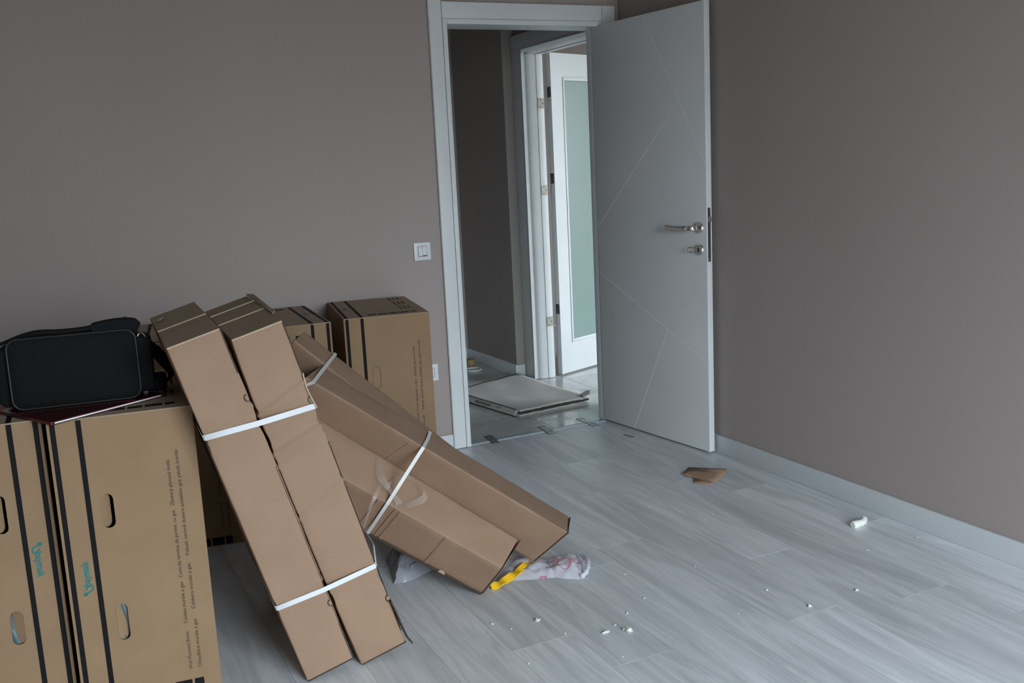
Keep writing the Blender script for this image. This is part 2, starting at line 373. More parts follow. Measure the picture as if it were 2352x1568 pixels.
# lever handle
def disc(bm, c, r, y0, y1, n=28, ring=None):
    a = [bm.verts.new((c[0] + r * math.cos(2 * PI * k / n), y0, c[1] + r * math.sin(2 * PI * k / n))) for k in range(n)]
    r2 = r * .86
    b = [bm.verts.new((c[0] + r2 * math.cos(2 * PI * k / n), y1, c[1] + r2 * math.sin(2 * PI * k / n))) for k in range(n)]
    for k in range(n): bm.faces.new((a[k], a[(k + 1) % n], b[(k + 1) % n], b[k]))
    bm.faces.new(b); bm.faces.new(a[::-1])
bm = bmesh.new(); disc(bm, (.753, 1.030), .0265, -.0002, -.008); leafpart('handle_rosette', bm, chrome)
bm = bmesh.new(); disc(bm, (.753, .933), .0265, -.0002, -.008); leafpart('key_rosette', bm, chrome)
bm = bmesh.new(); disc(bm, (.753, .933), .010, -.0081, -.0095); leafpart('lock_cylinder', bm, darkmetal)
bm = bmesh.new()
hp = smooth_path([(.753, -.006, 1.030), (.753, -.030, 1.030), (.748, -.044, 1.030), (.730, -.050, 1.030), (.690, -.050, 1.027), (.640, -.047, 1.026), (.575, -.043, 1.029)], 5)
prev = None
rings = []
for i, p in enumerate(hp):
    a = hp[max(i - 1, 0)]; b = hp[min(i + 1, len(hp) - 1)]; t = (b - a).normalized(); zz = V((0, 0, 1)); w = t.cross(zz).normalized()
    f = i / (len(hp) - 1); hh = .0095 + .0022 * f if f > .35 else .0085; tt = .0085 - .004 * f
    rings.append([bm.verts.new(p + w * tt * cx + zz * hh * cz) for cx, cz in ((-1, -.7), (-.7, -1), (.7, -1), (1, -.7), (1, .7), (.7, 1), (-.7, 1), (-1, .7))])
for A, C_ in zip(rings, rings[1:]):
    for k in range(8): bm.faces.new((A[k], A[(k + 1) % 8], C_[(k + 1) % 8], C_[k]))
bm.faces.new(rings[0][::-1]); bm.faces.new(rings[-1]); leafpart('lever_handle', bm, chrome, 40)
bm = bmesh.new()
add_tube(bm, [(.7530, -.008, .933), (.751, -.022, .933)], .0022, 8)
add_tube(bm, [(.742, -.026, .943), (.728, -.028, .944), (.714, -.030, .943), (.713, -.030, .925), (.728, -.028, .923), (.742, -.026, .924)], .0032, 8, True); leafpart('key', bm, steel)
# lock plate on the free edge (local x = .8 face)
bm = bmesh.new(); ys = []
for sgn, zc in ((1, 1.111), (-1, .887)):
    for k in range(9):
        a = PI * k / 8; ys.append((LT / 2 - .001 + .0075 * math.cos(a) * sgn, zc + .0075 * math.sin(a) * sgn))
f0 = [bm.verts.new((.8002, y, z)) for y, z in ys]; f1 = [bm.verts.new((.8012, y, z)) for y, z in ys]
bm.faces.new(f1); bm.faces.new(f0[::-1])
for k in range(len(ys)): bm.faces.new((f0[k], f0[(k + 1) % len(ys)], f1[(k + 1) % len(ys)], f1[k]))
leafpart('lock_plate', bm, darkmetal)
bm = bmesh.new(); add_box(bm, (.8010, LT / 2 - .006, 1.055), (.8090, LT / 2 + .006, 1.078), None, .002, 2); leafpart('latch_bolt', bm, steel)
for z in (1.106, .893):
    bm = bmesh.new(); add_box(bm, (.8012, LT / 2 - .003, z - .002), (.8018, LT / 2 + .001, z + .002)); leafpart('screw', bm, steel)

# ------------------------------------------------------------ door 2 (next room, with frosted pane)
d2 = empty('door_2', (2.745, 5.43, 0)); tag(d2, kind='structure')
P2 = lambda *a, **k: at(d2, box(*a, **k))
at(d2, box('casing', (2.748, 5.441, .003), (2.770, 5.582, 2.019), white, d2, .004, 2))
at(d2, box('header_casing', (2.748, 4.50, 2.0195), (2.770, 5.582, 2.106), white, d2, .004, 2))
# rounded far jamb, first step then second step
bm = bmesh.new(); prf = [(2.744, 5.4400), (2.744, 5.4385), (2.749, 5.4385), (2.752, 5.446), (2.757, 5.449), (2.764, 5.445), (2.772, 5.437), (2.782, 5.431), (2.800, 5.427), (2.836, 5.4255), (2.836, 5.4230), (2.878, 5.4225), (2.880, 5.424), (2.880, 5.452), (2.744, 5.452)]
r0 = [bm.verts.new((x, y, .003)) for x, y in prf]; r1 = [bm.verts.new((x, y, 1.99)) for x, y in prf]
bm.faces.new(r0[::-1]); bm.faces.new(r1)
for k in range(len(prf)): bm.faces.new((r0[k], r0[(k + 1) % len(prf)], r1[(k + 1) % len(prf)], r1[k]))
at(d2, finish('jamb', bm, white, d2, 40))
bm = bmesh.new(); prf2 = [(2.744, 2.019), (2.744, 2.012), (2.752, 2.008), (2.770, 1.998), (2.790, 1.992), (2.836, 1.989), (2.836, 1.985), (2.880, 1.985), (2.880, 2.019)]
r0 = [bm.verts.new((x, 4.60, z)) for x, z in prf2]; r1 = [bm.verts.new((x, 5.452, z)) for x, z in prf2]
bm.faces.new(r0[::-1]); bm.faces.new(r1)
for k in range(len(prf2)): bm.faces.new((r0[k], r0[(k + 1) % len(prf2)], r1[(k + 1) % len(prf2)], r1[k]))
at(d2, finish('header_jamb', bm, white, d2, 40))
at(d2, box('jamb', (2.744, 4.60, .003), (2.880, 4.62, 1.985), white, d2, .003, 2))
l2 = V((.934, .357, 0)).normalized(); n2 = V((.357, -.934, 0)).normalized()
LM2 = Matrix((l2, -n2, V((0, 0, 1)))).transposed().to_4x4(); LM2.translation = V((2.936, 5.430, 0))
bm = bmesh.new()
for lo, hi in (((0, 0, .010), (.123, .036, 1.997)), ((.677, 0, .010), (.80, .036, 1.997)), ((.123, 0, .010), (.677, .036, .221)), ((.123, 0, 1.836), (.677, .036, 1.997))): add_box(bm, lo, hi, LM2)
bmesh.ops.remove_doubles(bm, verts=bm.verts, dist=.0001)
leaf2 = at(d2, finish('leaf', bm, white, d2))
def l2part(name, lo, hi, mt, bev=0): 
    return box(name, lo, hi, mt, leaf2, bev, 2, LM2)
l2part('glass_pane', (.118, .014, .216), (.682, .022, 1.841), frost)
for lo, hi in (((.108, -.004, .200), (.124, .012, 1.858)), ((.676, -.004, .200), (.692, .012, 1.858)), ((.124, -.004, .200), (.676, .012, .222)), ((.124, -.004, 1.835), (.676, .012, 1.858))):
    l2part('glazing_bead', lo, hi, white, .002)
bm = bmesh.new(); a_, b_ = V((.30, -.0004, .012)), V((.42, -.0004, .20)); q = V((.0015, 0, -.001))
vs = [bm.verts.new(p) for p in (a_ - q, b_ - q, b_ + q, a_ + q)]; bm.faces.new(vs)
for z in (1.767, 1.247, .432):                        # hinge leaf on the door edge + leaf on the jamb
    hg = at(d2, box('hinge', (2.838, 5.4205, z - .100), (2.8805, 5.4222, z - .038), steel, d2, .0006, 1))
    bm = bmesh.new(); add_box(bm, (-.0012, .004, z - .032), (0, .030, z + .030), LM2); 
    finish('hinge_plate', bm, darkmetal, hg)
    bm = bmesh.new(); add_tube(bm, [(2.912, 5.455, z - .102), (2.912, 5.455, z + .034)], .0035, 10)
    finish('hinge_pin', bm, steel, hg, 40)
    for dx, dz in ((.008, .010), (.024, .030), (.010, .050)):
        bm = bmesh.new(); bmesh.ops.create_uvsphere(bm, u_segments=10, v_segments=6, radius=.004); bmesh.ops.transform(bm, matrix=Matrix.Translation((2.844 + dx, 5.4203, z - .099 + dz)) @ Matrix.Diagonal((1, .2, 1, 1)), verts=bm.verts)
        finish('screw', bm, darkmetal, hg, 60)

# ------------------------------------------------------------ threshold strip and tape
th = box('threshold_strip', (1.802, 4.316, .0002), (2.580, 4.356, .0035), stripm, None, .0012, 2)
tag(th, 'pale blue-grey flat threshold strip taped across the open doorway', 'threshold strip')
def tape(pts, label, crumple=0):
    bm = bmesh.new(); nx, ny = 6, 12; g = []
    P = [V((x, y, 0)) for x, y in pts]   # far-left, far-right, near-right, near-left
    for j in range(ny + 1):
        row = []
        for i in range(nx + 1):
            u, v = i / nx, j / ny; p = (P[0] * (1 - u) + P[1] * u) * (1 - v) + (P[3] * (1 - u) + P[2] * u) * v
            d = abs(p.y - 4.337); z = .0010 + .0034 * max(0, min(1, (.03 - d) / .012))
            if crumple and v > .6: z += .012 * abs(noise.noise(V((u * 3, v * 5, 3)))) * (v - .6) * 4
            row.append(bm.verts.new((p.x, p.y, z)))
        g.append(row)
    for j in range(ny):
        for i in range(nx): bm.faces.new((g[j][i], g[j][i + 1], g[j + 1][i + 1], g[j + 1][i]))
    o = finish('tape_piece', bm, tapem, None, 40); md = o.modifiers.new('s', 'SOLIDIFY'); md.thickness = .0004
    tag(o, label, 'tape', 'tape pieces holding the threshold strip')
tape([(1.925, 4.43), (1.972, 4.432), (1.948, 4.265), (1.905, 4.270)], 'grey tape piece with a crumpled end, nearest the left door casing', 1)
tape([(2.228, 4.425), (2.276, 4.427), (2.262, 4.265), (2.212, 4.262)], 'flat grey tape piece across the middle of the threshold strip')
tape([(2.474, 4.450), (2.515, 4.448), (2.512, 4.262), (2.468, 4.262)], 'faint grey tape piece beside the hinge side of the open door')

# ------------------------------------------------------------ light switch, socket
sw = empty('light_switch', (1.574, YB, .969)); tag(sw, 'white double rocker light switch on the wall left of the door casing', 'light switch')
S_ = lambda o: (setattr(o, 'matrix_parent_inverse', Matrix.Translation(-V(o.parent.location))), o)[1]
S_(box('wall_plate', (1.5745, YB - .009, .9285), (1.6565, YB, 1.0105), white, sw, .002, 2))
S_(box('rocker', (1.594, YB - .0125, .948), (1.6145, YB - .009, .992), white, sw, .001, 1, Matrix.Translation((0, 0, 0))))
S_(box('rocker', (1.6155, YB - .0115, .951), (1.637, YB - .009, .992), white, sw, .001, 1))
S_(box('recess_line', (1.5925, YB - .0093, .9455), (1.6385, YB - .0089, .9935), grout, sw))
so = empty('wall_socket', (1.615, YB, .39)); tag(so, 'white wall socket low on the wall, half hidden by the striped carton', 'socket')
S_(box('wall_plate', (1.574, YB - .009, .353), (1.656, YB, .434), white, so, .002, 2))
S_(box('socket_insert', (1.594, YB - .0102, .373), (1.637, YB - .0088, .414), bbm, so, .001, 1))
S_(box('recess_line', (1.5925, YB - .0093, .3715), (1.6385, YB - .0089, .4155), grout, so))

# ------------------------------------------------------------ boiler cartons
BW, BD, BH = .345, .55, .78; T = .004
HOLES = [(.1165, .487, .578, .0155), (.1190, .180, .280, .0145)]
_pm = panel_with_holes(BW - .002, BH - .002, [(c - .001, a - .001, b - .001, r) for c, a, b, r in HOLES], T)
LINE1 = [('Wall Mounted Boiler', .0637, .172), ('Caldaia murale a gas', .1945, .3103), ('Centrala termica de perete, cu gaz', .3239, .508), ('Závesný plynový kotle', .5215, .6445)]
LINE2 = [('Chaudière murale a gaz', .0644, .2026), ('Caldeira murale a gás', .2312, .3581), ('Yüksek verimli duvara asılabilen gaz yakıtlı kombi', .3784, .6672)]
ICONS = [(.100, .137), (.143, .180), (.186, .222), (.228, .271), (.277, .301)]
def decal(name, x0, x1, z0, z1, mt, parent, M_=None, y=-.0003):
    return box(name, (x0, y, z0), (x1, y + .0003, z1), mt, parent, 0, 2, M_)
TOPM = Matrix(((1, 0, 0, 0), (0, 0, 1, 0), (0, -1, 0, BH), (0, 0, 0, 1)))       # front decal coords (x, y, z) -> top (x, depth=z)
BOTM = Matrix(((1, 0, 0, 0), (0, 0, 1, 0), (0, 1, 0, 0), (0, 0, 0, 1)))
def hand_flap(parent, c, a, b, r, push, hinge=-1):
    bm = bmesh.new(); pts = [(c + r * .94 * math.cos(t), b - r + r * .94 * math.sin(t)) for t in [PI * k / 6 for k in range(7)]] + [(c + r * .94 * math.cos(t), a + r + r * .94 * math.sin(t)) for t in [PI + PI * k / 6 for k in range(7)]]
    f = [bm.verts.new((x, .0006, z)) for x, z in pts]; g = [bm.verts.new((x, T, z)) for x, z in pts]
    bm.faces.new(f); bm.faces.new(g[::-1])
    for k in range(len(pts)): bm.faces.new((f[k], f[(k + 1) % len(pts)], g[(k + 1) % len(pts)], g[k]))
    X = c + hinge * r
    bmesh.ops.transform(bm, matrix=Matrix.Translation((X, 0, 0)) @ Matrix.Rotation(push * -hinge, 4, 'Z') @ Matrix.Translation((-X, 0, 0)), verts=bm.verts)
    return finish('hand_hole_flap', bm, cb_tan, parent)
def boiler_carton(fl_corner, yaw, label, flipped=False, pushes=((.3, -1), (.55, -1)), liner2=None, text=True):
    r = math.radians(yaw); a = V((math.cos(r), math.sin(r), 0))
    if flipped: root = empty('boiler_carton', V((*fl_corner, BH)) + a * BW, (0, PI, r))
    else: root = empty('boiler_carton', (*fl_corner, 0), (0, 0, r))
    tag(root, label, 'cardboard box', 'black striped boiler cartons')
    bm = bmesh.new()
    add_box(bm, (0, T, .001), (T, BD, BH - .001)); add_box(bm, (BW - T, T, .001), (BW, BD, BH - .001)); add_box(bm, (T, BD - T, .001), (BW - T, BD, BH - .001))
    b = finish('body', bm, cb_tan, root)
    fp = link('front_panel', _pm, cb_tan, root); fp.location = (.001, 0, .001)
    for nm, z0, z1 in (('top_flap', BH - T, BH), ('bottom_flap', 0, T)):
        box(nm, (.0015, -.0015, z0), (BW - .0015, .276, z1), cb_top if nm == 'top_flap' else cb_top, root, .0012, 1)
        box(nm, (.0015, .2775, z0), (BW - .0015, BD + .001, z1), cb_top, root, .0012, 1)
    # plastic liner behind a hand hole
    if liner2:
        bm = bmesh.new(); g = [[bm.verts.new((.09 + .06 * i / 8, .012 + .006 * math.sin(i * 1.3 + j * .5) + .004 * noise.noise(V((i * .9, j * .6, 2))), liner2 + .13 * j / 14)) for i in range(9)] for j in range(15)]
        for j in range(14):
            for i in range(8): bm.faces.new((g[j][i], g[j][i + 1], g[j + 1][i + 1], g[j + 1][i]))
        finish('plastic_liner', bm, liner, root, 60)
    for (h, (p, hs)) in zip(HOLES, pushes): hand_flap(root, *h, p, hs)
    for x0, x1 in ((.0076, .0200), (.0672, .0798)):
        decal('printed_stripe', x0, x1, .003, BH - .003, printblack, root)
        decal('printed_stripe', x0, x1, .001, BD - .002, printblack, root, TOPM)
        decal('printed_stripe', x0, x1, .001, BD - .002, printblack, root, BOTM)
    for i, (x0, x1) in enumerate(ICONS):
        decal('printed_icon', x0 + .003, x1 + .003, .043, .068, printblack, root, TOPM)
        decal('printed_icon', x0 + .003, x1 + .003, .478, .503, printblack, root, BOTM)
        iz = .020
        if not flipped: decal('printed_icon', x0, x1, .004, .034, printblack, root)
        elif i == 0: decal('printed_icon', .105, .140, .041, .080, printblack, root); x0, x1, iz = .105, .140, .060
        if not flipped or i: continue
        bm = bmesh.new(); add_tube(bm, [((x0 + x1) / 2 + .007 * math.cos(t), -.0004, iz + .007 * math.sin(t)) for t in [2 * PI * k / 16 for k in range(16)]], .0006, 4, True); finish('icon_ring', bm, cb_edge, root)
    for yy, (MM) in ((0, TOPM), (1, BOTM)):
        for c in (.262, .281, .300):
            for z0, z1 in ((.13, .235), (.27, .385), (.42, .52)): decal('printed_text_line', c - .004, c + .004, z0 + (c - .262) * .8, z1, cb_dark, root, MM)
    # lettering reading upwards: local text x -> +z, text y -> -x
    RM = Matrix(((0, -1, 0, 0), (0, 0, -1, 0), (1, 0, 0, 0), (0, 0, 0, 1)))
    for xb, LN in ((.2755, LINE1), (.2985, LINE2)):
        for s, z0, z1 in LN:
            o = link('lettering', text_mesh(s, z1 - z0, .0089, 0.0 if 'M' in s else .005), printtext, root); o.matrix_local = Matrix.Translation((xb, -.00035, z0)) @ RM
    o = link('logo', text_mesh('baymak', .068, .0170, .028), teal, root); o.matrix_local = Matrix.Translation((.0545, -.00035, .3415)) @ RM
    bm = bmesh.new()
    sw_ = smooth_path([(.041, 0, .3225), (.050, 0, .3265), (.0575, 0, .3300), (.0590, 0, .3380), (.0560, 0, .3440), (.048, 0, .3400), (.0410, 0, .3330)], 4)
    add_tube(bm, sw_, .0022, 6); bmesh.ops.create_uvsphere(bm, u_segments=12, v_segments=8, radius=.0055, matrix=Matrix.Translation((.0405, 0, .3215)))
    bmesh.ops.transform(bm, matrix=Matrix.Translation((0, -.0002, 0)) @ Matrix.Diagonal((1, .05, 1, 1)), verts=bm.verts); finish('logo_swirl', bm, teal, root, 60)
    for MM in (TOPM, BOTM):
        o = link('logo', text_mesh('baymak', .068, .0170, .028), teal, root); o.matrix_local = MM @ Matrix.Translation((.0475, -.00035, .245)) @ RM
        if MM is BOTM: o.matrix_local = MM @ Matrix.Translation((.0415, -.0006, .245)) @ Matrix(((0, 1, 0, 0), (0, 0, 1, 0), (1, 0, 0, 0), (0, 0, 0, 1)))
    return root
boiler_carton((-.0269, 2.6301), -6.4, 'tall tan striped carton in the left foreground, lettering upright, one hand hole showing plastic', False, ((.75, -1), (.50, -1)), .17)
boiler_carton((-.3810, 2.692), -2.0, 'tan striped carton cut off by the left photo edge, under the black case', True, ((.50, -1), (.75, 1)), .47)
boiler_carton((1.0586, 3.7501), -9.4, 'tan striped carton against the back wall beside the white door casing, closed hand hole', False, ((.05, -1), (.05, -1)))
boiler_carton((.657, 3.745), -4.0, 'striped carton against the back wall, second from the door, partly hidden by the slanting cartons', True, ((.1, 1), (.1, 1)))
boiler_carton((.240, 3.680), -8.0, 'shaded striped carton against the back wall, behind the black case and upright leaning cartons', False, ((.1, -1), (.1, -1)))

# ------------------------------------------------------------ long cartons
def rr_section(w, d, r, n=3):
    """rounded rect (u,v) in 0..1, list with face tags"""
    pts = []
    ru, rv = r / w, r / d
    for cu, cv, a0 in ((1 - ru, rv, -PI / 2), (1 - ru, 1 - rv, 0), (ru, 1 - rv, PI / 2), (ru, rv, PI)):
        for k in range(n + 1):
            a = a0 + PI / 2 * k / n; pts.append((cu + ru * math.cos(a), cv + rv * math.sin(a)))
    # add mid points along the long straight sides
    out = []
    m_ = len(pts)
    for i in range(m_):
        a, b = pts[i], pts[(i + 1) % m_]; out.append(a)
        dist = math.hypot((a[0] - b[0]) * w, (a[1] - b[1]) * d); q = int(dist / .02)
        for k in range(1, q): out.append((a[0] + (b[0] - a[0]) * k / q, a[1] + (b[1] - a[1]) * k / q))
    return out
def carton(name, c8, w, d, Lh, mt, parent, seed, dents=(), amp=.0012, creases=(), bow=(0, 0)):
    """c8: dict of 8 world corners 000..111 (u,v,t). Loft with rounded edges and dents."""
    sec = rr_section(w, d, .0045); nt = int(Lh / .005); bm = bmesh.new(); rings = []
    def P(u, v, t):
        r = V((0, 0, 0))
        for i, wu in ((0, 1 - u), (1, u)):
            for j, wv in ((0, 1 - v), (1, v)):
                for k, wt in ((0, 1 - t), (1, t)): r += c8[(i, j, k)] * (wu * wv * wt)
        return r
    for s in range(nt + 1):
        t = s / nt; ring = []
        for u, v in sec:
            p = P(u, v, t) + AX * ((bow[1] * u - bow[0] * (1 - u)) * math.sin(PI * t) ** .6)
            # outward direction in section
            eu = (P(1, .5, t) - P(0, .5, t)).normalized(); ev = (P(.5, 1, t) - P(.5, 0, t)).normalized()
            du = u - .5; dv = v - .5; nn = (eu if abs(du) * 1.0 > .499 else V((0, 0, 0))) * (1 if du > 0 else -1) + (ev if abs(dv) > .499 else V((0, 0, 0))) * (1 if dv > 0 else -1)
            if nn.length < .1: nn = eu * du + ev * dv
            nn.normalize()
            h = amp * noise.noise(V((u * 3 + seed, v * 3, t * 7))) + amp * .6 * noise.noise(V((u * 9 + seed, v * 9, t * 22)))
            for td, dep, wd in dents:
                edge = max(0, 1 - min(abs(u), abs(1 - u)) * w / .03) ; edge = max(edge, .25)
                h -= dep * edge * math.exp(-((t - td) * Lh / wd) ** 2)
            for tc0, tc1, dep in creases:   # slanted crease on the front face
                if v < .1:
                    tc = tc0 + (tc1 - tc0) * u; dd = (t - tc) * Lh; h += dep * math.exp(-(dd / .006) ** 2) - dep * .6 * math.exp(-((dd - .012) / .006) ** 2)
            ring.append(bm.verts.new(p + nn * h))
        rings.append(ring)
    m_ = len(sec)
    for A, C_ in zip(rings, rings[1:]):
        for k in range(m_): bm.faces.new((A[k], A[(k + 1) % m_], C_[(k + 1) % m_], C_[k]))
    bm.faces.new(rings[0][::-1]); bm.faces.new(rings[-1])
    return finish(name, bm, mt, parent, 50)
# leaning pair: frame columns
AX = V((.9625, -.0404, .2683)); AY = V((.039, .9992, .0107)); AZ = V((-.2685, .0002, .9633))
def frame_corners(o, ax, ay, az, w, d, Lh): return {(i, j, k): o + ax * w * i + ay * d * j + az * Lh * k for i in (0, 1) for j in (0, 1) for k in (0, 1)}
CW, CD, CL = .1342, .551, .988
def leaning(o, label, seed, dents, creases, which):
    root = empty('long_carton', o); tag(root, label, 'cardboard box', 'pair of long cartons leaning on the striped boxes')
    root.rotation_euler = (0, 0, 0)
    z = V((0, 0, 0))
    carton('body', frame_corners(z, AX, AY, AZ, CW, CD, CL - .004), CW, CD, CL, cb_pink, root, seed, dents, .0012, creases, (0, .004) if which == 0 else (.009, 0))
    FM = Matrix((AX, AY, AZ)).transposed().to_4x4()
    # top end flaps: front and back with a seam
    ym = .262 if which == 0 else .24
    box('end_flap', (.0005, -.003, CL - .004), (CW - .0005, ym, CL), cb_top, root, .001, 1, FM)
    tilt = Matrix.Translation((0, ym + .003, CL - .003)) @ Matrix.Rotation(-.010, 4, 'X') @ Matrix.Translation((0, -ym - .003, -CL + .003))
    box('end_flap', (.0005, ym + .003, CL - .003), (CW - .0005, CD + .004, CL + .002), cb_top, root, .001, 1, FM @ tilt)
    box('flap_edge', (.001, -.0036, CL - .0036), (CW - .004, -.0028, CL - .0006), cb_edge, root, 0, 1, FM)
    box('flap_edge', (.001, ym + .0018, CL - .001), (CW - .001, ym + .003, CL + .0025), cb_edge, root, 0, 1, FM @ tilt)
    # cut edges down the right-hand corner and bottom
    for z0, z1, x0, x1 in (((.865, .985, CW - .0015, CW + .0028), (.03, .60, CW - .0002, CW + .0015), (.002, .115, CW - .002, CW + .0035)) if which == 0 else ((.828, .98, CW - .001, CW + .0030), (.04, .64, CW - .0002, CW + .0015))):
        bm = bmesh.new(); n_ = int((z1 - z0) / .0045); rows = []
        for i in range(n_ + 1):
            zz = z0 + (z1 - z0) * i / n_; w_ = (x1 - x0) * (.6 + .25 * ((i * 7919) % 13) / 13)
            rows.append([bm.verts.new(FM @ V((xx, yy, zz))) for xx, yy in ((x0, -.0016), (x0 + w_, -.0012), (x0 + w_, .012), (x0, .012))])
        for A_, B_ in zip(rows, rows[1:]):
            for k in range(4): bm.faces.new((A_[k], A_[(k + 1) % 4], B_[(k + 1) % 4], B_[k]))
        bm.faces.new(rows[0]); bm.faces.new(rows[-1][::-1]); finish('cut_edge', bm, cb_dark, root)
    # thumb tabs
    for zc, rr_ in (((.797, .010), (.183, .009)) if which == 0 else ((.764, .012), (.150, .010))):
        arc = [FM @ V((CW - .001 - rr_ * .8 * math.sin(t), -.0012, zc + rr_ * math.cos(t))) for t in [PI * k / 12 for k in range(13)]]
        bm = bmesh.new(); add_tube(bm, arc, .0012, 6); finish('tab_cut', bm, cb_dark, root, 60)
        box('thumb_tab', (CW - .006, -.002, zc - .006), (CW + .002, .0005, zc + .006), cb_pink, root, .001, 1, FM)
    # dark bottom edge
    box('bottom_flap', (.002, -.0022, .0005), (CW + .001, .02, .0035), cb_dark, root, 0, 1, FM)
    return root, FM
OA = V((.5232, 2.4822, 0)); OB = V((.6797, 2.4943, 0))
ra, FM = leaning(OA, 'left long pinkish-brown carton of the strapped upright leaning pair', 1.0, ((.735, .005, .02), (.238, .004, .018)), ((.735, .785, .003), (.24, .26, .002)), 0)
rb, FM = leaning(OB, 'right long carton of the strapped upright leaning pair, creased below the upper strap', 5.0, ((.715, .006, .02), (.222, .004, .018)), ((.79, .83, .005), (.675, .70, .004), (.64, .675, .0035), (.48, .535, .004), (.245, .26, .002)), 1)
# bent loose flap low on the right carton
o = ribbon('side_flap', [FM @ V((x, -.001, z)) for x, z in ((CW + .001, .145), (CW + .004, .10), (CW + .006, .05), (CW + .009, .01), (CW + .015, -.004))], AY, .03, .004, cb_dark, rb)
o = ribbon('torn_corner', [FM @ V((x, .002, z)) for x, z in ((CW + .001, .84), (CW - .004, .80), (CW - .001, .765), (CW + .003, .74))], AY, .016, .003, cb_edge, rb)
box('flap_edge', (.001, .398, CL + .0025), (CW - .001, .4005, CL + .0055), cb_edge, rb, 0, 1, FM)
# raised back flap of the right carton
bm = bmesh.new(); vs = [FM @ V(p) for p in ((CW - .001, .12, CL - .001), (CW + .010, .15, CL - .002), (CW + .014, .50, CL + .003), (CW - .001, .551, CL + .002))]; vv = [bm.verts.new(v) for v in vs]; bm.faces.new(vv)
o = finish('side_flap', bm, cb_top, rb); md = o.modifiers.new('s', 'SOLIDIFY'); md.thickness = .004
# torn white tape triangle on left carton top
bm = bmesh.new(); vv = [bm.verts.new(FM @ V(p)) for p in ((.010, .42, CL + .005), (.034, .44, CL + .006), (.022, .36, CL + .012))]; bm.faces.new(vv)
o = finish('torn_tape', bm, strapg, ra); md = o.modifiers.new('s', 'SOLIDIFY'); md.thickness = .0006

def strap_ring(name, pts, wdir, width, mt, label, cat='strap', group=None, th=.0012):
    o = ribbon(name, pts, wdir, width, th, mt, None, True); tag(o, label, cat, group); return o
def bundle_pts(zl, zr, bulge=0):
    X2 = .285; D2 = .571; out = .0022
    base = [(0 - out, .004), (.003, -out), (.067, -out), (.131, -out), (.21, .0095 - out), (X2 - .004, .018 - out), (X2 + .001, .019), (X2 + out, .025), (X2 + out + bulge, .10), (X2 + out + bulge * 1.2, .25), (X2 + out + bulge * .4, .45), (X2 + out, D2), (X2 - .005, D2 + out), (.15, D2 + out), (.003, .553 + out), (-out, .549), (-out, .28)]
    F = Matrix((AX, AY, AZ)).transposed().to_4x4(); F.translation = OA
    return [F @ V((x, y, zl + (zr - zl) * max(0, min(1, x / X2)) + (.03 * bulge / .02 * math.sin(PI * min(1, y / .5)) if x > X2 else 0))) for x, y in base]
strap_ring('strap', bundle_pts(.7435, .703), AZ, .0150, straps, 'upper white plastic strap around the upright leaning cartons', 'strap', 'white packing straps')
strap_ring('strap', bundle_pts(.2375, .2145, .022), AZ, .0140, straps, 'lower white plastic strap with a slack loop, around the upright leaning cartons', 'strap', 'white packing straps')

# lying bundle: cartons c, d, e from measured corners  (u: front->back/up v, v: down w, t: along)
def c8_from(TF0, TB0, BF0, BB0, TF1, TB1, BF1, BB1):
    # u = 0 front .. 1 back ; v = 0 ridge side .. 1 lower ; t = 0 low end .. 1 high end
    return {(0, 0, 0): TF0, (1, 0, 0): TB0, (0, 1, 0): BF0, (1, 1, 0): BB0, (0, 0, 1): TF1, (1, 0, 1): TB1, (0, 1, 1): BF1, (1, 1, 1): BB1}
def lying(c, label, seed, creases=()):
    o0 = c[1, 1, 0].copy(); o0.z = 0
    root = empty('long_carton', o0); tag(root, label, 'cardboard box', 'long cartons lying slanted in a strapped bundle')
    c = {k: v - o0 for k, v in c.items()}
    # rotate section so that face v<.1 is the lower/front one: use (u,v) -> as is
    w = (c[1, 0, 0] - c[0, 0, 0]).length; d = (c[0, 1, 0] - c[0, 0, 0]).length; Lh = (c[0, 0, 1] - c[0, 0, 0]).length
    carton('body', c, w, d, Lh, cb_pink, root, seed, (), .0018, creases)
    return root, c, w, d, Lh
vD = V((.6057, .6748, .4216)); wD = V((-.2603, .6688, -.6964)); uD = V((-.7519, .3121, .5808))
dC = c8_from(V((1.1834, 2.6367, .1183)), V((1.2855, 2.7224, .1616)), V((1.1521, 2.7372, .0035)), V((1.2356, 2.8344, .0602)),
             V((.6836, 2.8414, .4950)), V((.6641, 2.9834, .6523)), V((.6367, 2.9485, .3754)), V((.6500, 3.0775, .5127)))
cC = c8_from(V((1.4019, 2.6037, .1992)), V((1.4333, 2.6517, .2312)), V((1.3448, 2.7396, .0678)), V((1.3862, 2.7811, .0913)),
             V((.6895, 2.9022, .7452)), V((.7447, 2.9365, .7657)), V((.6517, 3.0264, .6014)), V((.6907, 3.0698, .6285)))
def push(p, f): o_ = V((0, 0, 1.35)); return o_ + (p - o_) * f
for k_ in list(cC):
    if k_[0] == 1: cC[k_] = push(cC[k_], 1.05)
uE = V((-.6999, .1999, .6857)); vE = V((.6057, .6748, .4216)); wE = V((-.3784, .7104, -.5933)); e1 = push(V((.6780, 2.955, .8515)), 1.05); EL = .975
e0 = e1 - uE * EL
eC = c8_from(e0, e0 + vE * .063, e0 + wE * .15, e0 + wE * .15 + vE * .063, e1, e1 + vE * .063 + V((.006, 0, -.006)), e1 + wE * .15, e1 + wE * .15 + vE * .063)
for k_ in list(eC):
    if k_[0] == 1: eC[k_] = push(eC[k_], 1.04)
rd, dc, *_ = lying(dC, 'front long carton of the slanting bundle, lowest corner on the floor', 2.0)
rc, cc, *_ = lying(cC, 'long carton behind the front one in the slanting bundle, reaching furthest right', 8.0)
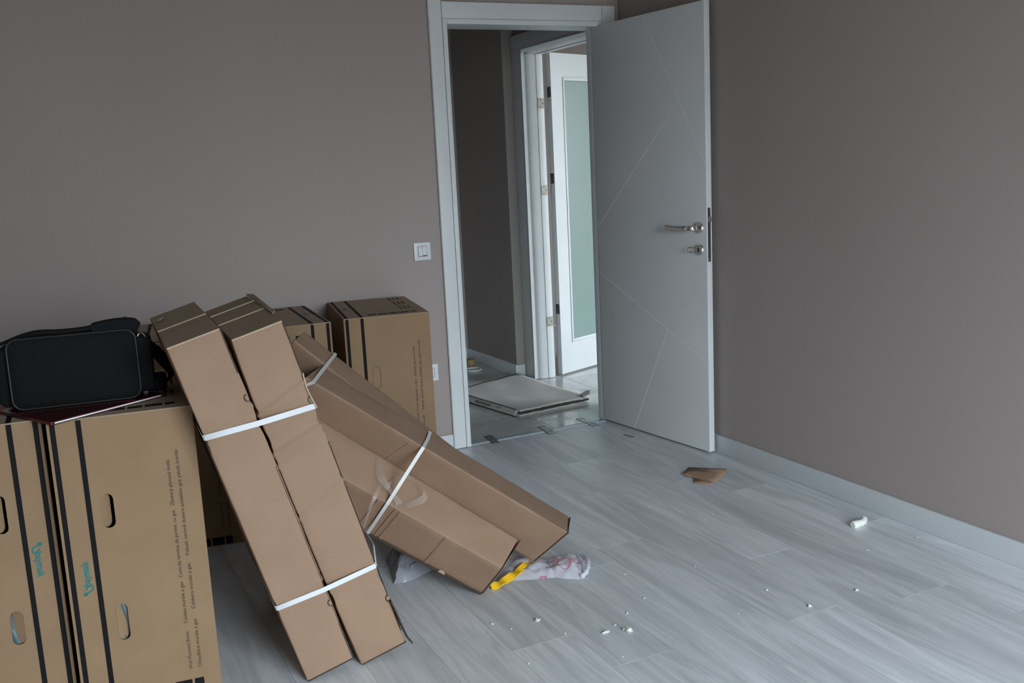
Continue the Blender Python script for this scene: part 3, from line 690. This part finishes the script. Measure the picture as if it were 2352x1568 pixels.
re_, ec, *_ = lying(eC, 'rearmost long carton of the slanting bundle, end peeking out highest at the left', 11.0)
# end flaps on the low ends
def end_flaps(root, c, n=2):
    a, b, f, g = c[0, 0, 0], c[1, 0, 0], c[1, 1, 0], c[0, 1, 0]; ax = (c[0, 0, 0] - c[0, 0, 1]).normalized(); cen = (a + b + f + g) / 4
    for k in range(n):
        bm = bmesh.new(); q = [cen + (p - cen) * (1.01 - .03 * k) + ax * (.0035 + .004 * k) for p in (a, b, f, g)]
        q[1 + k] = q[1 + k] + ax * .006
        v0 = [bm.verts.new(p) for p in q]; v1 = [bm.verts.new(p - ax * .0025) for p in q]
        bm.faces.new(v0); bm.faces.new(v1[::-1])
        for i in range(4): bm.faces.new((v0[i], v0[(i + 1) % 4], v1[(i + 1) % 4], v1[i]))
        finish('end_flap', bm, cb_pink if k else cb_dark, root)
end_flaps(rd, dc, 2); end_flaps(rc, cc, 2)
# ragged lower edge and tab of the front lying carton
def lerp(a, b, t): return a + (b - a) * t
A_, B__ = dc[0, 1, 0], dc[0, 1, 1]; ndn = (dc[0, 1, 0] - dc[0, 0, 0]).normalized()
pts = [lerp(A_, B__, t) + ndn * (.0005 + .0018 * noise.noise(V((t * 30, 1, 2)))) for t in [i / 60 for i in range(61)]]
ribbon('cut_edge', pts, -(dc[1, 1, 0] - dc[0, 1, 0]), .012, .0035, cb_dark, rd)
pc = lerp(A_, B__, .22) - ndn * .003 - (dc[1, 1, 0] - dc[0, 1, 0]).normalized() * .002; tdir = (B__ - A_).normalized()
bm = bmesh.new(); vv = [bm.verts.new(pc + tdir * .012 * math.cos(t) - ndn * .012 * math.sin(t) - (dc[1, 1, 0] - dc[0, 1, 0]).normalized() * .003) for t in [PI * k / 8 for k in range(9)]]; bm.faces.new(vv)
o = finish('thumb_tab', bm, cb_edge, rd); md = o.modifiers.new('s', 'SOLIDIFY'); md.thickness = .003
# vertical crease strips on the front lying carton's lower face
nf = -(dc[1, 1, 0] - dc[0, 1, 0]).normalized()
def crease(t, k=.5, w_=.006, mt=cb_edge, root=rd, c=dc):
    a = lerp(c[0, 0, 0], c[0, 0, 1], t); b = lerp(c[0, 1, 0], c[0, 1, 1], t + .01)
    q = [lerp(a, b, s) + nf * .0012 for s in (.03, .3, .6, .97)]
    ribbon('pressed_crease', q, tdir, w_, .003, cb_pink, root)
for t in (.300, .545, .575, .62, .66): crease(t, w_=.007 + .004 * math.sin(t * 50))
# small crease on carton c's front face
nfc = -(cc[1, 1, 0] - cc[0, 1, 0]).normalized(); tc2 = (cc[0, 0, 1] - cc[0, 0, 0]).normalized()
q = [lerp(lerp(cc[0, 0, 0], cc[0, 0, 1], .60 + .03 * s), lerp(cc[0, 1, 0], cc[0, 1, 1], .63 + .03 * s), s) + nfc * .001 for s in (.10, .3, .5, .75)]
ribbon('pressed_crease', q, tc2, .006, .003, cb_pink, rc)

# straps of the lying bundle
def P_(x, y, z): return V((x, y, z))
ct = lambda t, c, u, v: sum(((c[(i, j, k)]) * ((u if i else 1 - u) * (v if j else 1 - v) * (t if k else 1 - t)) for i in (0, 1) for j in (0, 1) for k in (0, 1)), V((0, 0, 0)))
nu = vD * -1
s1 = [ct(.5685, cC, 1, 0) + vD * .004 - wD * .003, ct(.563, cC, .5, 0) - wD * .006, ct(.5615, cC, 0, 0) - wD * .005 - vD * .005]
dtf = ct(.622, dC, 0, 0); dbf = ct(.6165, dC, 0, 1)
s1 += [s1[-1].lerp(dtf - wD * .006 - vD * .002, .33) , s1[-1].lerp(dtf - wD * .006 - vD * .002, .66), dtf - wD * .006 - vD * .002, dtf - vD * .006, dtf.lerp(dbf, .5) - vD * .006, dbf - vD * .004 + wD * .002, dbf + wD * .006 + vD * .01]
s1 += [ct(.60, dC, 1, 1) + wD * .008, ct(.56, cC, .5, 1) + wD * .01, ct(.55, cC, 1, 1) + wD * .006 + vD * .008, ct(.56, cC, 1, .5) + vD * .010]
o = strap_ring('strap', s1, uD, .0108, strapg, 'grey-white strap crossing the middle of the slanting bundle, under the clear tape', 'strap', 'white packing straps')
q0 = eC[1, 0, 1] - uE * .130
s2 = [q0 - wD * .005 + vD * .004, e1 - uE * .128 - wD * .004 - vD * .002, ct(.972, cC, 0, 0) - wD * .003 - vD * .004, ct(.988, cC, 0, .10) - vD * .006, ct(.995, cC, 0, .5) - vD * .005, ct(.985, cC, 0, 1) - vD * .003 + wD * .003, ct(.985, cC, 1, 1) + wD * .008, eC[0, 1, 1] - uE * .12 + wD * .01, eC[1, 1, 1] - uE * .12 + wD * .01 + vD * .005, eC[1, 0, 1].lerp(eC[1, 1, 1], .5) - uE * .12 + vD * .006]
o = strap_ring('strap', s2, uD, .0112, strapg, 'grey-white strap near the raised upper end of the slanting bundle', 'strap', 'white packing straps')

# clear tape tangle on the front lying carton
ct_root = empty('clear_tape', V((.88, 2.80, .40))); tag(ct_root, 'twisted clear plastic tape stuck over the middle of the slanting bundle', 'tape')
def tp(pts, w_, lift, tw, seed):
    P0 = smooth_path(pts, 8); n_ = len(P0); pp = []
    for i, p in enumerate(P0):
        f = i / (n_ - 1); pp.append(p - wD * (.006 + lift * math.sin(PI * f)) - V((.88, 2.80, .40)))
    return ribbon('tape_strip', pp, uD, w_, .0006, clear, ct_root, False, lambda f: tw * math.sin(f * 6 + seed))
tp([(.8906, 2.8774, .4589), (.8615, 2.8211, .4158), (.8762, 2.7896, .3799), (.9052, 2.7603, .341)], .022, .02, .9, 0)
tp([(.790, 2.80, .255), (.8172, 2.7591, .3627), (.8809, 2.8184, .4059), (.9161, 2.8393, .412)], .012, .022, 1.2, 1)
tp([(.9161, 2.8493, .4174), (.9771, 2.8155, .3771), (.9869, 2.7758, .335), (.9246, 2.7574, .3309)], .022, .018, .8, 2)
tp([(.845, 2.80, .38), (.880, 2.80, .385), (.925, 2.84, .405)], .016, .012, 1.4, 3.5)

# ------------------------------------------------------------ black case, folder, red object
yb = math.radians(-7)
bg = empty('black_case', (-.095, 2.762, .7925), (0, 0, yb)); tag(bg, 'black fabric carrying case standing on the striped cartons at the left edge', 'bag')
def rbox(bm, w, d, h, r, n=6, bulge=0, m=None):
    """rounded-corner slab: rounded in xz, depth in y with pillowed front"""
    out = []
    for cx, cz, a0 in ((w - r, h - r, 0), (r, h - r, PI / 2), (r, r, PI), (w - r, r, 1.5 * PI)):
        for k in range(n + 1): a = a0 + PI / 2 * k / n; out.append((cx + r * math.cos(a), cz + r * math.sin(a)))
    cx, cz = w / 2, h / 2; rings = []
    for y, s in ((-bulge, .86), (-bulge * .55, .96), (0, 1), (d, 1), (d + bulge * .5, .96), (d + bulge, .86)):
        rings.append([bm.verts.new((m @ V((cx + (x - cx) * (s if s < 1 else 1), y, cz + (z - cz) * s))) if m else (cx + (x - cx) * s, y, cz + (z - cz) * s)) for x, z in out])
    for A, C_ in zip(rings, rings[1:]):
        for k in range(len(out)): bm.faces.new((A[k], A[(k + 1) % len(out)], C_[(k + 1) % len(out)], C_[k]))
    bm.faces.new(rings[0]); bm.faces.new(rings[-1][::-1]); return out
lean = Matrix.Rotation(math.radians(-3), 4, 'X') @ Matrix.Rotation(0, 4, 'Y')
bm = bmesh.new(); outl = rbox(bm, .307, .13, .180, .026, 6, .006, lean); finish('body', bm, black, bg, 50)
bm = bmesh.new(); add_tube(bm, [lean @ V((x, -.001, z)) for x, z in outl], .0030, 8, True); finish('piping', bm, blackrim, bg, 60)
bm = bmesh.new(); add_tube(bm, [lean @ V((x, .131, z)) for x, z in outl], .0028, 8, True); finish('piping', bm, blackrim, bg, 60)
bm = bmesh.new(); rbox(bm, .05, .10, .145, .02, 5, .004, Matrix.Translation((.292, .015, .010))); finish('side_pocket', bm, black, bg, 50)
bm = bmesh.new(); rbox(bm, .06, .10, .150, .024, 5, .004, Matrix.Translation((-.035, .02, .006))); finish('side_pocket', bm, black, bg, 50)
# shoulder strap lying on top
ribbon('shoulder_strap', smooth_path([(-.06, .06, .160), (-.02, .05, .166), (.03, .045, .183), (.075, .03, .192), (.13, .03, .189), (.19, .03, .191), (.235, .035, .200), (.29, .04, .205)], 5), (0, 1, 0), .035, .006, black, bg)
ribbon('strap_pad', smooth_path([(.205, .035, .186), (.235, .035, .191), (.27, .038, .193), (.298, .042, .190), (.312, .046, .184)], 4), (0, 1, 0), .052, .026, black, bg)
ribbon('strap_end', smooth_path([(.300, .045, .186), (.312, .045, .170), (.322, .042, .160)], 4), (0, 1, 0), .016, .003, blackrim, bg)
bm = bmesh.new(); add_tube(bm, [(.320 + .010 * math.cos(t), .035 + .006 * math.sin(t), .150 + .013 * math.sin(t)) for t in [2 * PI * k / 16 for k in range(16)]], .0022, 8, True); finish('snap_hook', bm, steel, bg, 60)
ribbon('strap_tail', smooth_path([(.318, .045, .142), (.336, .05, .125), (.362, .07, .09), (.386, .10, .045), (.372, .12, .012), (.345, .13, .006)], 6), (.3, .9, .1), .055, .006, black, bg)
box('strap_fold', (.318, .05, -.001), (.372, .13, .040), black, bg, .012, 3)
fo = empty('folder', (-.01, 2.582, .7805)); tag(fo, 'thin glossy dark red folder with a painted white edge highlight, under the black case', 'folder')
fpts = [V((0, 0, 0)), V((.272, .160, 0)), V((.150, .392, 0)), V((-.120, .228, 0))]
def quadslab(name, P, z0, z1, mt, root, ins=0):
    cen = sum(P, V((0, 0, 0))) / len(P); bm = bmesh.new(); q = [p + (cen - p).normalized() * ins for p in P]
    a = [bm.verts.new((p.x, p.y, z0)) for p in q]; b = [bm.verts.new((p.x, p.y, z1)) for p in q]; n_ = len(P)
    bm.faces.new(a[::-1]); bm.faces.new(b)
    for i in range(n_): bm.faces.new((a[i], a[(i + 1) % n_], b[(i + 1) % n_], b[i]))
    return finish(name, bm, mt, root)
quadslab('cover', fpts, .0062, .0090, red, fo); quadslab('cover', fpts, .0, .002, red, fo); quadslab('painted_edge_glint', fpts, .0022, .0060, glint_and_tape, fo, .003)  # white slab between the covers paints the gloss highlight on the edge
box('spine', (-.004, 0, -.0002), (.006, .262, .0092), red, fo, .002, 2, Matrix.Rotation(math.atan2(.120, .228), 4, 'Z'))  # red strip covering the painted highlight along the left edge
bm = bmesh.new(); add_tube(bm, [(-.165, 2.860, .790), (-.150, 2.852, .790), (-.135, 2.845, .790), (-.128, 2.842, .790)], [.006, .009, .008, .003], 12)
tag(finish('red_cap', bm, redb, None, 60), 'small glossy red plastic tip at the left edge beside the black case', 'plastic cap')

# ------------------------------------------------------------ plastic bags under the bundle
def crumple(name, outline, h, mt, seed, parent=None, fold=.012, cxy=None, res=26, zmin=.0015):
    """crumpled bag: dome over a floor outline (list of xy), folded surface"""
    cx = sum(p[0] for p in outline) / len(outline); cy = sum(p[1] for p in outline) / len(outline); n_ = len(outline)
    sm = smooth_path([V((p[0], p[1], 0)) for p in outline] + [V((outline[0][0], outline[0][1], 0))], 6)[:-1]
    bm = bmesh.new(); R_ = 12; rings = []
    for r in range(R_):
        f = 1 - r / R_
        ring = []
        for p in sm:
            q = V((cx + (p.x - cx) * f, cy + (p.y - cy) * f, 0))
            z = h * (1 - f ** 2.4)
            nn = noise.noise(V((q.x * 22 + seed, q.y * 22, 1))); n3 = noise.noise(V((q.x * 60 + seed, q.y * 35, 4)))
            z += fold * (abs(nn) * 1.6 + .5 * abs(n3)) * min(1, (1 - f) * 4)
            ring.append(bm.verts.new((q.x + fold * .3 * n3 * (r > 0), q.y + fold * .3 * nn * (r > 0), max(zmin, z))))
        rings.append(ring)
    top = bm.verts.new((cx, cy, h + fold * .5)); m_ = len(sm)
    for A, C_ in zip(rings, rings[1:]):
        for k in range(m_): bm.faces.new((A[k], A[(k + 1) % m_], C_[(k + 1) % m_], C_[k]))
    for k in range(m_): bm.faces.new((rings[-1][k], rings[-1][(k + 1) % m_], top))
    bm.faces.new(rings[0][::-1])
    return finish(name, bm, mt, parent, 35)
o = crumple('plastic_bag', [(.935, 2.962), (.99, 2.955), (1.07, 2.99), (1.13, 3.03), (1.15, 3.12), (1.06, 3.20), (.99, 3.19), (.965, 3.08)], .062, bagm, 3, fold=.030)
tag(o, 'grey translucent plastic bag on the floor under the slanting cartons', 'plastic bag')
pb = empty('printed_plastic_bag', (1.40, 2.76, 0)); tag(pb, 'crumpled milky plastic bag with red print under the right end of the slanting cartons', 'plastic bag')
def rel(o, base): o.matrix_parent_inverse = Matrix.Translation(-V(base)); return o
rel(crumple('bag_body', [(1.235, 2.790), (1.30, 2.765), (1.37, 2.735), (1.44, 2.72), (1.47, 2.80), (1.44, 2.90), (1.34, 2.93), (1.27, 2.88)], .020, wbag, 9, pb, .016), (1.40, 2.76, 0))
rel(crumple('bag_neck', [(1.395, 2.745), (1.43, 2.700), (1.474, 2.664), (1.50, 2.672), (1.53, 2.73), (1.555, 2.79), (1.53, 2.84), (1.47, 2.86), (1.42, 2.82)], .034, wbag, 15, pb, .016), (1.40, 2.76, 0))
bm = bmesh.new(); add_tube(bm, smooth_path([(1.478, 2.665, .008), (1.505, 2.672, .020), (1.535, 2.715, .030), (1.556, 2.775, .022), (1.552, 2.80, .010)], 5), [.006 + .004 * abs(math.sin(i * 1.1)) for i in range(21)], 8); rel(finish('bag_rim', bm, wbag, pb, 50), (1.40, 2.76, 0))
yb_ = ribbon('yellow_strip', smooth_path([(1.196, 2.755, .006), (1.225, 2.750, .013), (1.270, 2.765, .020), (1.320, 2.790, .024), (1.365, 2.825, .026), (1.400, 2.860, .022)], 6), [V((-.3, .8, .45 + .5 * math.sin(i * .7))) for i in range(31)], .026, .003, yellow)
tag(yb_, 'glossy yellow plastic strip on the floor by the carton ends', 'plastic strip')
bm = bmesh.new(); bmesh.ops.create_icosphere(bm, subdivisions=4, radius=1)
for v in bm.verts:
    k = 1 + .25 * noise.noise(v.co * 2.5 + V((4, 1, 2))) + .1 * noise.noise(v.co * 7); v.co = V((v.co.x * .045 * k, v.co.y * .035 * k, max(0, .030 + v.co.z * .03 * k)))
bmesh.ops.translate(bm, verts=bm.verts, vec=(1.335, 2.86, .001))
tag(finish('clear_film_wad', bm, clear, None, 40), 'small wad of clear film between the two carton ends', 'plastic film')

# ------------------------------------------------------------ scraps on the floor
bm = bmesh.new(); tq = [(2.464, 3.430), (2.565, 3.293), (2.54, 3.262), (2.491, 3.236), (2.47, 3.225), (2.439, 3.216), (2.424, 3.199), (2.389, 3.196), (2.357, 3.252), (2.397, 3.301), (2.372, 3.345), (2.385, 3.362), (2.425, 3.40)]
cx, cy = 2.45, 3.30
outer = [bm.verts.new((x, y, .0035 + (.008 if (i in (1, 2, 10, 11)) else 0))) for i, (x, y) in enumerate(tq)]
bm.faces.new(outer); bmesh.ops.triangulate(bm, faces=bm.faces[:]); bmesh.ops.subdivide_edges(bm, edges=bm.edges[:], cuts=2)
for v in bm.verts: v.co.z += .002 * abs(noise.noise(v.co * 40))
scr = empty('torn_cardboard', (cx, cy, 0)); tag(scr, 'torn brown cardboard scrap with faint upside-down lettering, lying on the planks', 'cardboard scrap')
o = rel(finish('scrap', bm, cardboard('brown_scrap_cardboard', (.37, .245, .17)), scr, 30), (cx, cy, 0)); md = o.modifiers.new('s', 'SOLIDIFY'); md.thickness = .0025; md.offset = -1
t_ = link('lettering', text_mesh('A 280004', .062, .010, .01), printtext, scr)
aa = math.atan2(3.373 - 3.305, 2.437 - 2.500)
t_.matrix_local = Matrix.Translation((2.503 - cx, 3.312 - cy, .0085)) @ Matrix.Rotation(aa, 4, 'Z')
# foam piece: curved stub
bm = bmesh.new(); fp_ = smooth_path([(2.525, 2.526, .011), (2.552, 2.526, .012), (2.570, 2.527, .012), (2.588, 2.536, .012), (2.600, 2.548, .014)], 4)
add_tube(bm, fp_, [.0120 + .001 * math.sin(i * 1.9) + (.0018 if i in (1, 2, 3) else 0) for i in range(len(fp_))], 14, False, 1.05)
for v in bm.verts: v.co += V((1, 1, 1)) * .0012 * noise.noise(v.co * 160); v.co.z = max(v.co.z, .0005)
tag(finish('foam_piece', bm, foam, None, 50), 'curved white foam piece on the planks near the right baseboard', 'foam piece')
CR = [(1.417, 2.276, .0085, 'largest pale plaster crumb cluster on the floor in the lower middle'), (1.351, 2.303, .0045, 'thin pale plaster flake just left of the largest crumb'), (1.220, 2.475, .006, 'pale plaster crumb below the corner of the slanting cartons'),
      (1.094, 2.526, .0035, 0), (1.960, 2.128, .005, 'yellowish plaster crumb alone on the right part of the planks'), (2.157, 2.138, .0045, 0), (1.574, 2.437, .0030, 0), (1.928, 2.282, .0030, 0), (1.472, 2.376, .0035, 0), (1.40, 2.33, .0035, 0),
      (1.13, 2.47, .0025, 0), (1.25, 2.36, .0025, 0), (1.32, 2.16, .0025, 0), (1.75, 2.20, .0022, 0), (1.08, 2.26, .0028, 0), (1.85, 2.55, .0022, 0), (2.2, 2.914, .0025, 0), (2.42, 2.35, .0028, 0), (2.64, 2.34, .003, 0), (1.62, 2.62, .0022, 0), (2.05, 3.12, .0022, 0)]
for i, (x, y, r, lb) in enumerate(CR):
    bm = bmesh.new(); bmesh.ops.create_icosphere(bm, subdivisions=2 if r > .004 else 1, radius=r)
    for v in bm.verts:
        k = 1 + .7 * noise.noise(v.co * (1.4 / r) + V((i, 0, 0))); v.co = V((v.co.x * k * 1.3, v.co.y * k, max(0, (v.co.z * .7 + r * .55) * k)))
    if i == 1:
        for v in bm.verts: v.co.x *= 2.2
    if i == 0:
        b2 = bm.copy(); me_ = bpy.data.meshes.new('t'); bmesh.ops.transform(b2, matrix=Matrix.Translation((-.008, .014, 0)) @ Matrix.Scale(.6, 4), verts=b2.verts); b2.to_mesh(me_); bm.from_mesh(me_); b2.free()
    bmesh.ops.translate(bm, verts=bm.verts, vec=(x, y, .0003))
    o = finish('plaster_crumb', bm, crumbm, None)
    tag(o, lb if lb else 'tiny pale plaster speck scattered on the plank floor', 'crumb', 'plaster crumbs on the plank floor')
bm = bmesh.new(); add_tube(bm, [(2.512, 4.03, .004), (2.520, 4.00, .003), (2.532, 3.97, .004)], [.004, .006, .003], 6)
tag(finish('plastic_shred', bm, tapem, None, 50), 'tiny dark translucent shred on the planks under the open door leaf', 'plastic shred')

# ------------------------------------------------------------ hall objects
fc = empty('flattened_carton', (2.256, 4.672, 0)); tag(fc, 'flattened grey cardboard carton lying on the hall tiles beyond the doorway', 'cardboard')
Q = [V((2.256, 4.672, 0)), V((2.722, 4.728, 0)), V((2.672, 5.545, 0)), V((2.14, 5.37, 0))]
base = V((2.256, 4.672, 0))
def sheet(name, Q, z0, z1, mt, amp, seed, thick=.004):
    bm = bmesh.new(); n_ = 22; g = []
    for j in range(n_ + 1):
        row = []
        for i in range(n_ + 1):
            u, v = i / n_, j / n_; p = (Q[0] * (1 - u) + Q[1] * u) * (1 - v) + (Q[3] * (1 - u) + Q[2] * u) * v
            z = z0 + (z1 - z0) * (1 - v) + amp * noise.noise(V((u * 3 + seed, v * 3, 0))) * min(1, 6 * min(u + .05, v + .05))
            jag = .006 * noise.noise(V((i * .9, seed, j * .9))) * (j == 0)
            row.append(bm.verts.new((p.x, p.y + jag, max(.003, z))))
        g.append(row)
    for j in range(n_):
        for i in range(n_): bm.faces.new((g[j][i], g[j][i + 1], g[j + 1][i + 1], g[j + 1][i]))
    o = rel(finish(name, bm, mt, fc, 30), base); md = o.modifiers.new('s', 'SOLIDIFY'); md.thickness = thick; md.offset = -1; return o
sheet('top_layer', Q, .031, .031, cb_grey, .006, 2)
sheet('bottom_layer', [p + V((.0, -.004, 0)) for p in Q], .007, .007, cb_grey, .002, 7)
# spine on the left side with printing, slightly bowed out
sp = [V((2.254, 4.672, 0)), V((2.140, 5.37, 0))]; dirs = (sp[1] - sp[0]).normalized(); on = V((-dirs.y, dirs.x, 0))
if on.x > 0: on = -on
bm = bmesh.new(); rows = []
for i in range(13):
    t = i / 12; p = sp[0].lerp(sp[1], t); rows.append([bm.verts.new(p + on * a + V((0, 0, z))) for a, z in ((.000, .033), (.010, .031), (.020, .020), (.026, .008), (.022, .003), (0, .004))])
for A, C_ in zip(rows, rows[1:]):
    for k in range(5): bm.faces.new((A[k], A[k + 1], C_[k + 1], C_[k]))
o = rel(finish('printed_spine', bm, cb_grey, fc, 20), base)
for a0, z0 in ((.002, .0345), (.0262, .004)):
    bm = bmesh.new(); add_tube(bm, [sp[0].lerp(sp[1], t) + on * a0 + V((0, 0, z0)) for t in (0, .33, .66, 1)], .0016, 6); rel(finish('spine_edge', bm, printblack, fc, 60), base)
# spine lettering (rotated 180 degrees as seen)
def spine_text(s, t0, ln, h):
    me = text_mesh(s, ln, h, .01, .25); o = link('lettering', me, mat('green_black_ink', (.02, .045, .035), .7), fc)
    nrm = (on * .9 + V((0, 0, .8))).normalized(); up = nrm.cross(-dirs).normalized(); ex = -dirs
    ex, up = dirs * 1, None; upv = V((0, 0, 1)).cross(V((0, 0, 0)))
    # text x along +dirs (away), text up pointing down the slope => reads upside down
    ey = nrm.cross(dirs).normalized()
    if ey.z > 0: ey = -ey
    M_ = Matrix((dirs, ey, dirs.cross(ey))).transposed().to_4x4(); M_.translation = sp[0] + dirs * t0 + on * .0155 + V((0, 0, .0265)) + nrm * .001 - base
    M_.translation = M_.translation; o.matrix_local = M_
spine_text('ARTUOZSA', .245, .165, .014)
spine_text('MODEL', .155, .05, .006)
# tape strips at the near corner
for k in (.006, .014):
    q = [sp[0] + dirs * (k + .004) + on * a + V((0, 0, z)) for a, z in ((.001, .0358), (.011, .0335), (.021, .0225), (.0268, .010))]
    rel(ribbon('tape_strip', q, dirs, .004, .0008, glint_and_tape, fc), base)
# curled right corner, torn edge
bm = bmesh.new(); q = [(2.690, 4.735, .030), (2.735, 4.742, .040), (2.762, 4.790, .050), (2.745, 4.800, .046), (2.700, 4.790, .036)]
bm.faces.new([bm.verts.new(p) for p in q]); o = rel(finish('curled_corner', bm, cb_grey, fc), base); md = o.modifiers.new('s', 'SOLIDIFY'); md.thickness = .004
bm = bmesh.new(); rows = []
for i in range(40):
    t = i / 39; p = Q[0].lerp(Q[1], t); z = .016 + .006 * noise.noise(V((t * 14, 3, 1))); h = .005 + .007 * abs(noise.noise(V((t * 9, 1, 1))))
    rows.append([bm.verts.new(V((p.x, p.y + .010, z + h))), bm.verts.new(V((p.x, p.y + .004, z - h)))])
for A, C_ in zip(rows, rows[1:]): bm.faces.new((A[0], A[1], C_[1], C_[0]))
o = rel(finish('torn_edge', bm, mat('dark_torn_edge', (.03, .027, .022), .9), fc), base); md = o.modifiers.new('s', 'SOLIDIFY'); md.thickness = .002
# clear tape scrap at the back corner
bm = bmesh.new(); g = [[bm.verts.new((2.665 + .09 * i / 8, 5.535 - .10 * i / 8 + .03 * j / 4, .036 + .008 * abs(noise.noise(V((i * .7, j * .7, 5)))) - .003 * i)) for i in range(9)] for j in range(5)]
for j in range(4):
    for i in range(8): bm.faces.new((g[j][i], g[j][i + 1], g[j + 1][i + 1], g[j + 1][i]))
rel(finish('tape_scrap', bm, film('milky_tape_scrap', (.6, .65, .62), .35), fc, 40), base)
# ring and roll in the hall
bm = bmesh.new(); add_tube(bm, [(2.545 + .052 * math.cos(t), 5.955 + .052 * math.sin(t), .007) for t in [2 * PI * k / 40 for k in range(40)]], .0065, 8, True)
tag(finish('cable_ring', bm, white, None, 60), 'white plastic ring lying on the dark hall floor', 'ring')
bm = bmesh.new(); add_tube(bm, [(2.600, 6.13, .0005), (2.600, 6.13, .006), (2.600, 6.13, .042), (2.600, 6.13, .044)], [.030, .032, .032, .018], 24)
tag(finish('tape_roll', bm, mat('tan_tape_roll', (.33, .24, .11), .5), None, 40), 'small tan tape roll by the hall baseboard, behind the white ring', 'tape roll')
